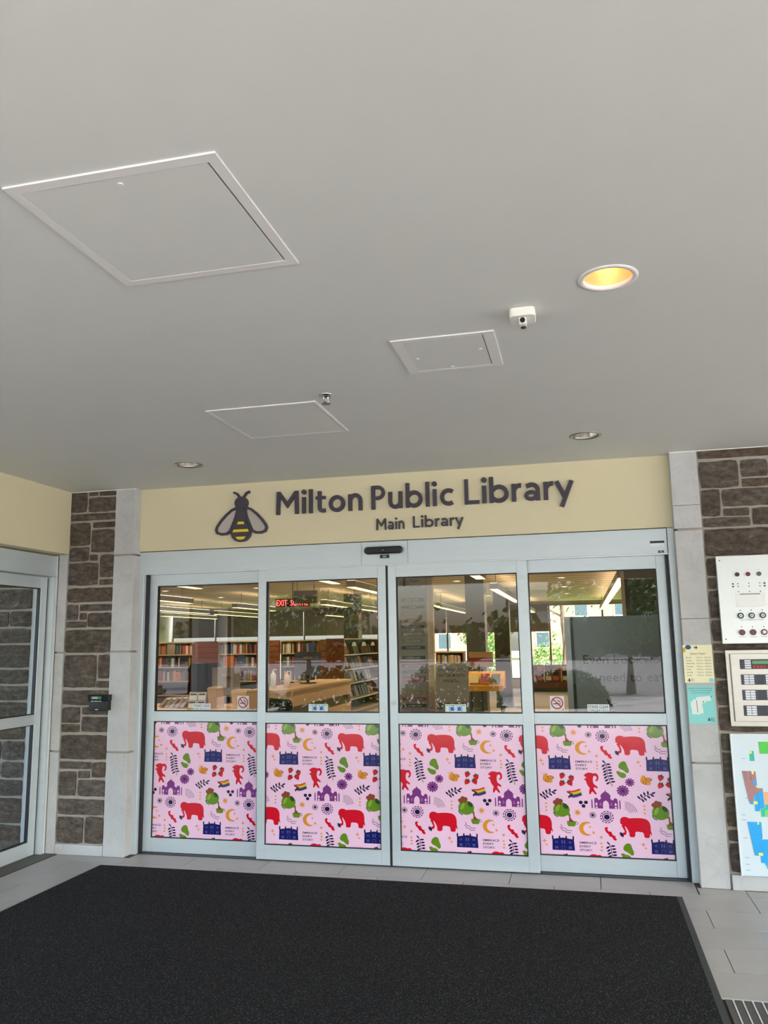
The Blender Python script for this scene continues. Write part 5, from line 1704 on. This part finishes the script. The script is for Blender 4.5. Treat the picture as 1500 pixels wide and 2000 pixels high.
for x, y in ((-0.66, 7.82), (-0.12, 7.82), (-0.66, 8.2), (-0.12, 8.2)):
    box('leg', M_DARK, yt_, x, x + .035, y, y + .035, 0, .80)
for i, (x, pal, lab) in enumerate(((-0.56, 1, 'cream book on the yellow display table, left one'), (-0.38, 0, 'red book on the yellow display table, middle one'), (-0.20, 4, 'green book on the yellow display table, right one'))):
    book(x, 7.90, .895, .15, .02, .20, lab, 'books on the yellow table', (-.80, 0, 0), pal)
sb_ = thing('display_sign', (-0.48, 8.3, 1.16), 'beige sign with a red band above the yellow table', 'sign')
box('sign_board', mat('sign_beige', S(196, 170, 132), 0.5), sb_, -0.69, -0.27, 8.30, 8.33, 1.15, 1.41)
box('red_band', mat('band_red', S(150, 52, 52), 0.5), sb_, -0.69, -0.27, 8.297, 8.30, 1.24, 1.31)
box('sign_post', M_DARK, sb_, -0.50, -0.46, 8.33, 8.36, 0, 1.2)
rk = thing('magazine_rack', (0.4, 20.2, 0), 'low red display rack of covers near the far windows', 'rack')
M_RK = mat('rack_red', S(170, 44, 44), 0.5)
box('rack_back', M_RK, rk, -0.45, 1.35, 20.28, 20.32, .12, .82)
box('rack_base', mat('rack_maroon', S(100, 34, 34), 0.5), rk, -0.45, 1.35, 20.0, 20.32, .12, .30)
for x in (-0.45, .03, .55, 1.05, 1.32):
    box('divider', M_MAPLE, rk, x, x + .03, 20.1, 20.28, .12, .80)
box('rack_plinth', M_DARK, rk, -0.42, 1.32, 20.05, 20.3, 0, .12)
for r in range(3):
    for i in range(7):
        x = (-.30, -.10, .16, .38, .68, .90, 1.19)[i]
        book(x, 20.21 + .02 * r, .34 + r * .15, .16, .012, .13, '* small book cover displayed on the low red rack', 'covers on the red rack', (-.12, 0, 0))

# ------------------------------------------------------------------ frosted panel with the bookworm line
bw = thing('cafe_screen', (1.65, 1.5, 0), 'grey panel reading Even bookworms need to eat behind the right glass', 'panel')
box('screen_panel', mat('screen_grey', S(166, 182, 190), 0.4), bw, 1.19, 2.3, 1.5, 1.53, 0.02, 1.80)
box('edge_post', mat('post_pale', S(178, 184, 184), 0.35, metal=0.4), bw, 1.115, 1.165, 1.48, 1.55, 0, 1.80)
box('edge_gap', M_BLACK, bw, 1.165, 1.19, 1.49, 1.54, 0, 1.80)
m1 = MB()
put_text(m1, 'Even bookworms', 1.262, 1.385, .078, 1.499, width=.835)
put_text(m1, 'need to eat', 1.395, 1.232, .078, 1.499, width=.535)
m1.build('lettering', mat('screen_ink', S(60, 64, 66), 0.5), bw, fix=False)
bee_mark(bw, 1.40, .83, .62, 1.499, -.35)

# ------------------------------------------------------------------ outdoors
M_CONC = mat('concrete', S(178, 178, 176), 0.9, noise=0.08, nscale=1.5)
M_ASPH = mat('asphalt', S(128, 126, 124), 0.9, noise=0.1, nscale=3)
M_GRASS = mat('grass', S(140, 164, 84), 0.95, noise=0.3, nscale=2.5)
M_BRICK = mat('red_brick', S(206, 140, 122), 0.9, noise=0.2, nscale=9)
M_LEAF = mat('leaf_green', S(84, 118, 50), 0.7, noise=0.4, nscale=3)
M_BARK = mat('bark', S(96, 80, 64), 0.9)
struct(box('floor_forecourt', M_CONC, None, -30, 40, -18, -8.6, -0.2, -0.02), 'concrete forecourt outside the porch')
struct(box('floor_car_park', M_ASPH, None, -60, 60, -70, -18, -0.25, -0.05), 'asphalt car park beyond the forecourt')
struct(box('floor_lawn', M_GRASS, None, -60, 60, 22.2, 40, -0.25, -0.05), 'lawn beyond the far windows')
struct(box('floor_road', M_ASPH, None, -60, 60, 40, 48, -0.25, -0.04), 'road beyond the lawn')
struct(box('floor_verge', M_GRASS, None, -60, 60, 48, 120, -0.25, -0.03), 'grass across the road')
struct(box('floor_side_path', M_CONC, None, 9.5, 40, -8.6, 22.2, -0.2, -0.02), 'concrete path right of the porch')
struct(box('floor_side_lawn', M_GRASS, None, -60, -14.2, -18, 22.2, -0.25, -0.05), 'lawn left of the library')
roof = box('ceiling_roof', mat('roof_grey', S(120, 118, 114), 0.9), None, -14.3, 3.6, 0.0, 22.4, HC + 0.3, HC + 0.5)
struct(roof, 'flat library roof')

def tree(lab, x, y, h, r, n, seed, conifer=False):
    rnd = random.Random(seed)
    t = thing('tree', (x, y, -0.05), lab, 'tree', 'trees')
    m1 = MB().tube([(x, y, -.05), (x + .05, y, h * .4), (x, y, h * .9)], [.16, .11, .03], 8)
    for i in range(8):
        a = rnd.uniform(0, 2 * PI)
        z = h * rnd.uniform(.35, .75)
        m1.tube([(x, y, z), (x + r * .7 * math.cos(a), y + r * .7 * math.sin(a), z + h * .12)], [.05, .015], 5)
    m1.build('trunk', M_BARK, t)
    q = MB()
    for i in range(int(n * 2.6)):
        while True:
            u = Vector((rnd.uniform(-1, 1), rnd.uniform(-1, 1), rnd.uniform(-1, 1)))
            if 0.2 < u.length < 1:
                break
        z = h * .62 + u.z * h * .38
        k = (1.05 - (z / h)) * 1.3 if conifer else 1.0
        c = Vector((x + u.x * r * k, y + u.y * r * k, z))
        s = rnd.uniform(.06, .13)
        a = Vector((rnd.gauss(0, 1), rnd.gauss(0, 1), rnd.gauss(0, 1))).normalized()
        b = a.orthogonal().normalized()
        d = a.cross(b)
        q.face([c + b * s, c + d * s * .55, c - b * s, c - d * s * .55])
    tag(q.build('foliage', M_LEAF, t, fix=False), kind='stuff')
tree('conical young tree reflected in the leftmost glass', -12.4, -24, 5.6, 1.5, 1600, 1, True)
tree('broad leafy tree reflected left of the centre seam', -7.4, -19, 6.0, 2.6, 2200, 2)
tree('leafy tree reflected in the rightmost glass', 2.6, -19.5, 5.6, 2.4, 1800, 3)
tree('leafy tree by the lawn beyond the far windows', -3.4, 34, 4.5, 1.6, 900, 4)
tree('bare trunked tree beyond the right far window', 0.5, 27, 5.5, 1.6, 50, 6)
def shrub(lab, x, y, rx, h, n, seed, grp):
    rnd = random.Random(seed)
    t = thing('shrub', (x, y, -.05), lab, 'shrub', grp)
    MB().tube([(x, y, -.05), (x, y, h * .6)], [.06, .03], 6).build('stem', M_BARK, t)
    q = MB()
    for i in range(int(n * 2.2)):
        a, e, k = rnd.uniform(0, 2 * PI), rnd.uniform(0, 1), rnd.uniform(.6, 1)
        c = Vector((x + rx * k * math.cos(a) * math.sqrt(1 - e * e), y + rx * k * .7 * math.sin(a) * math.sqrt(1 - e * e), -.02 + e * k * h))
        s = rnd.uniform(.05, .10)
        b = Vector((rnd.gauss(0, 1), rnd.gauss(0, 1), rnd.gauss(0, 1))).normalized()
        d = b.orthogonal().normalized()
        q.face([c + b * s, c + d * s * .6, c - b * s, c - d * s * .6])
    tag(q.build('foliage', M_LEAF, t, fix=False), kind='stuff')
shrub('round green shrub on the lawn beyond the far windows', -2.9, 30, 1.0, 1.9, 700, 8, 'shrubs on the lawn')
shrub('shrub on the lawn farther right beyond the far windows', -0.4, 36, 1.4, 1.5, 600, 9, 'shrubs on the lawn')
hd_ = thing('hedge', (0, -62, 0), 'long dark hedge across the car park, reflected in the glass', 'hedge')
rnd = random.Random(12)
q = MB()
for i in range(3500):
    x = rnd.uniform(-60, 20)
    c = Vector((x, -62 + rnd.uniform(-1.5, 1.5), abs(rnd.gauss(0, 1)) * 1.3 + .6 * math.sin(x * .35) ** 2))
    s = rnd.uniform(.3, .6)
    b = Vector((rnd.gauss(0, 1), rnd.gauss(0, 1), rnd.gauss(0, 1))).normalized()
    d = b.orthogonal().normalized()
    q.face([c + b * s, c + d * s, c - b * s, c - d * s])
tag(q.build('foliage', M_LEAF, hd_, fix=False), kind='stuff')

def house(lab, x0, x1, y, h, mw):
    t = thing('house', ((x0 + x1) / 2, y + 4, 0), lab, 'house', 'houses across the road')
    box('house_wall', mw, t, x0, x1, y, y + 8, -.05, h)
    MB().prism([(y - .4, h), (y + 8.4, h), (y + 4, h + 2.6)], lambda a, b, d: (d, a, b), x0 - .3, x1 + .3).build('roof', mat('shingle', S(112, 96, 88), 0.9), t)
    n = int((x1 - x0) / 2.4)
    for i in range(n):
        for z in (.9, 3.4):
            cx = x0 + (i + .5) * (x1 - x0) / n
            wo = box('window', M_WHITE, t, cx - .6, cx + .6, y - .06, y, z, z + 1.4)
            box('pane', mat('dark_pane', S(70, 84, 96), 0.1), wo, cx - .5, cx + .5, y - .08, y - .06, z + .1, z + 1.3)
house('red brick house across the road, left of the dark columns', -14, -5.5, 60, 5.6, M_BRICK)
house('red brick house across the road, right of the dark columns', -3.5, 6, 62, 5.6, M_BRICK)
st_ = thing('store_building', (14, -75, 0), 'long white store building across the car park', 'building')
box('store_wall', mat('store_white', S(226, 222, 212), 0.8), st_, -6, 34, -85, -75, -.1, 6.5)
box('store_band', mat('store_band', S(150, 146, 138), 0.7), st_, -6, 34, -75.0, -74.7, 4.6, 5.6)
for i in range(8):
    box('shop_window', mat('dark_pane', S(70, 84, 96), 0.1), st_, -5 + i * 5, -1.6 + i * 5, -75.0, -74.85, .3, 3.2)
pl_ = thing('sign_post', (3.6, -16.0, -.02), 'grey post with a small blue sign outside the porch', 'sign post')
MB().cyl((3.6, -16, -.02), .045, 3.0, 'z', 10).build('post', M_STEEL, pl_)
box('blue_plate', M_BLUE, pl_, 3.4, 3.8, -15.95, -15.93, 2.3, 2.8)
for x, lab in ((-5.7, 'square porch column at the outer left corner'), (9.1, 'square porch column at the outer right corner')):
    c = thing('porch_column', (x, -8.3, 0), lab, 'column', 'porch columns')
    box('column_shaft', LIME, c, x - .25, x + .25, -8.55, -8.05, .3, H)
    box('column_plinth', LIME, c, x - .3, x + .3, -8.6, -8.0, -.02, .3)

for i, (x, y, rx, h) in enumerate(((-10.8, -13.5, 1.35, 1.0), (-7.8, -14.0, 1.35, 0.9), (-4.8, -13.2, 1.35, 1.1), (-1.9, -13.6, 1.3, 1.2), (0.8, -14.5, 1.1, 0.9))):
    shrub('low shrub in the forecourt bed, %s from the library\'s left' % ORDW[i], x, y, rx, h, 900, 40 + i, 'shrubs in the forecourt bed')
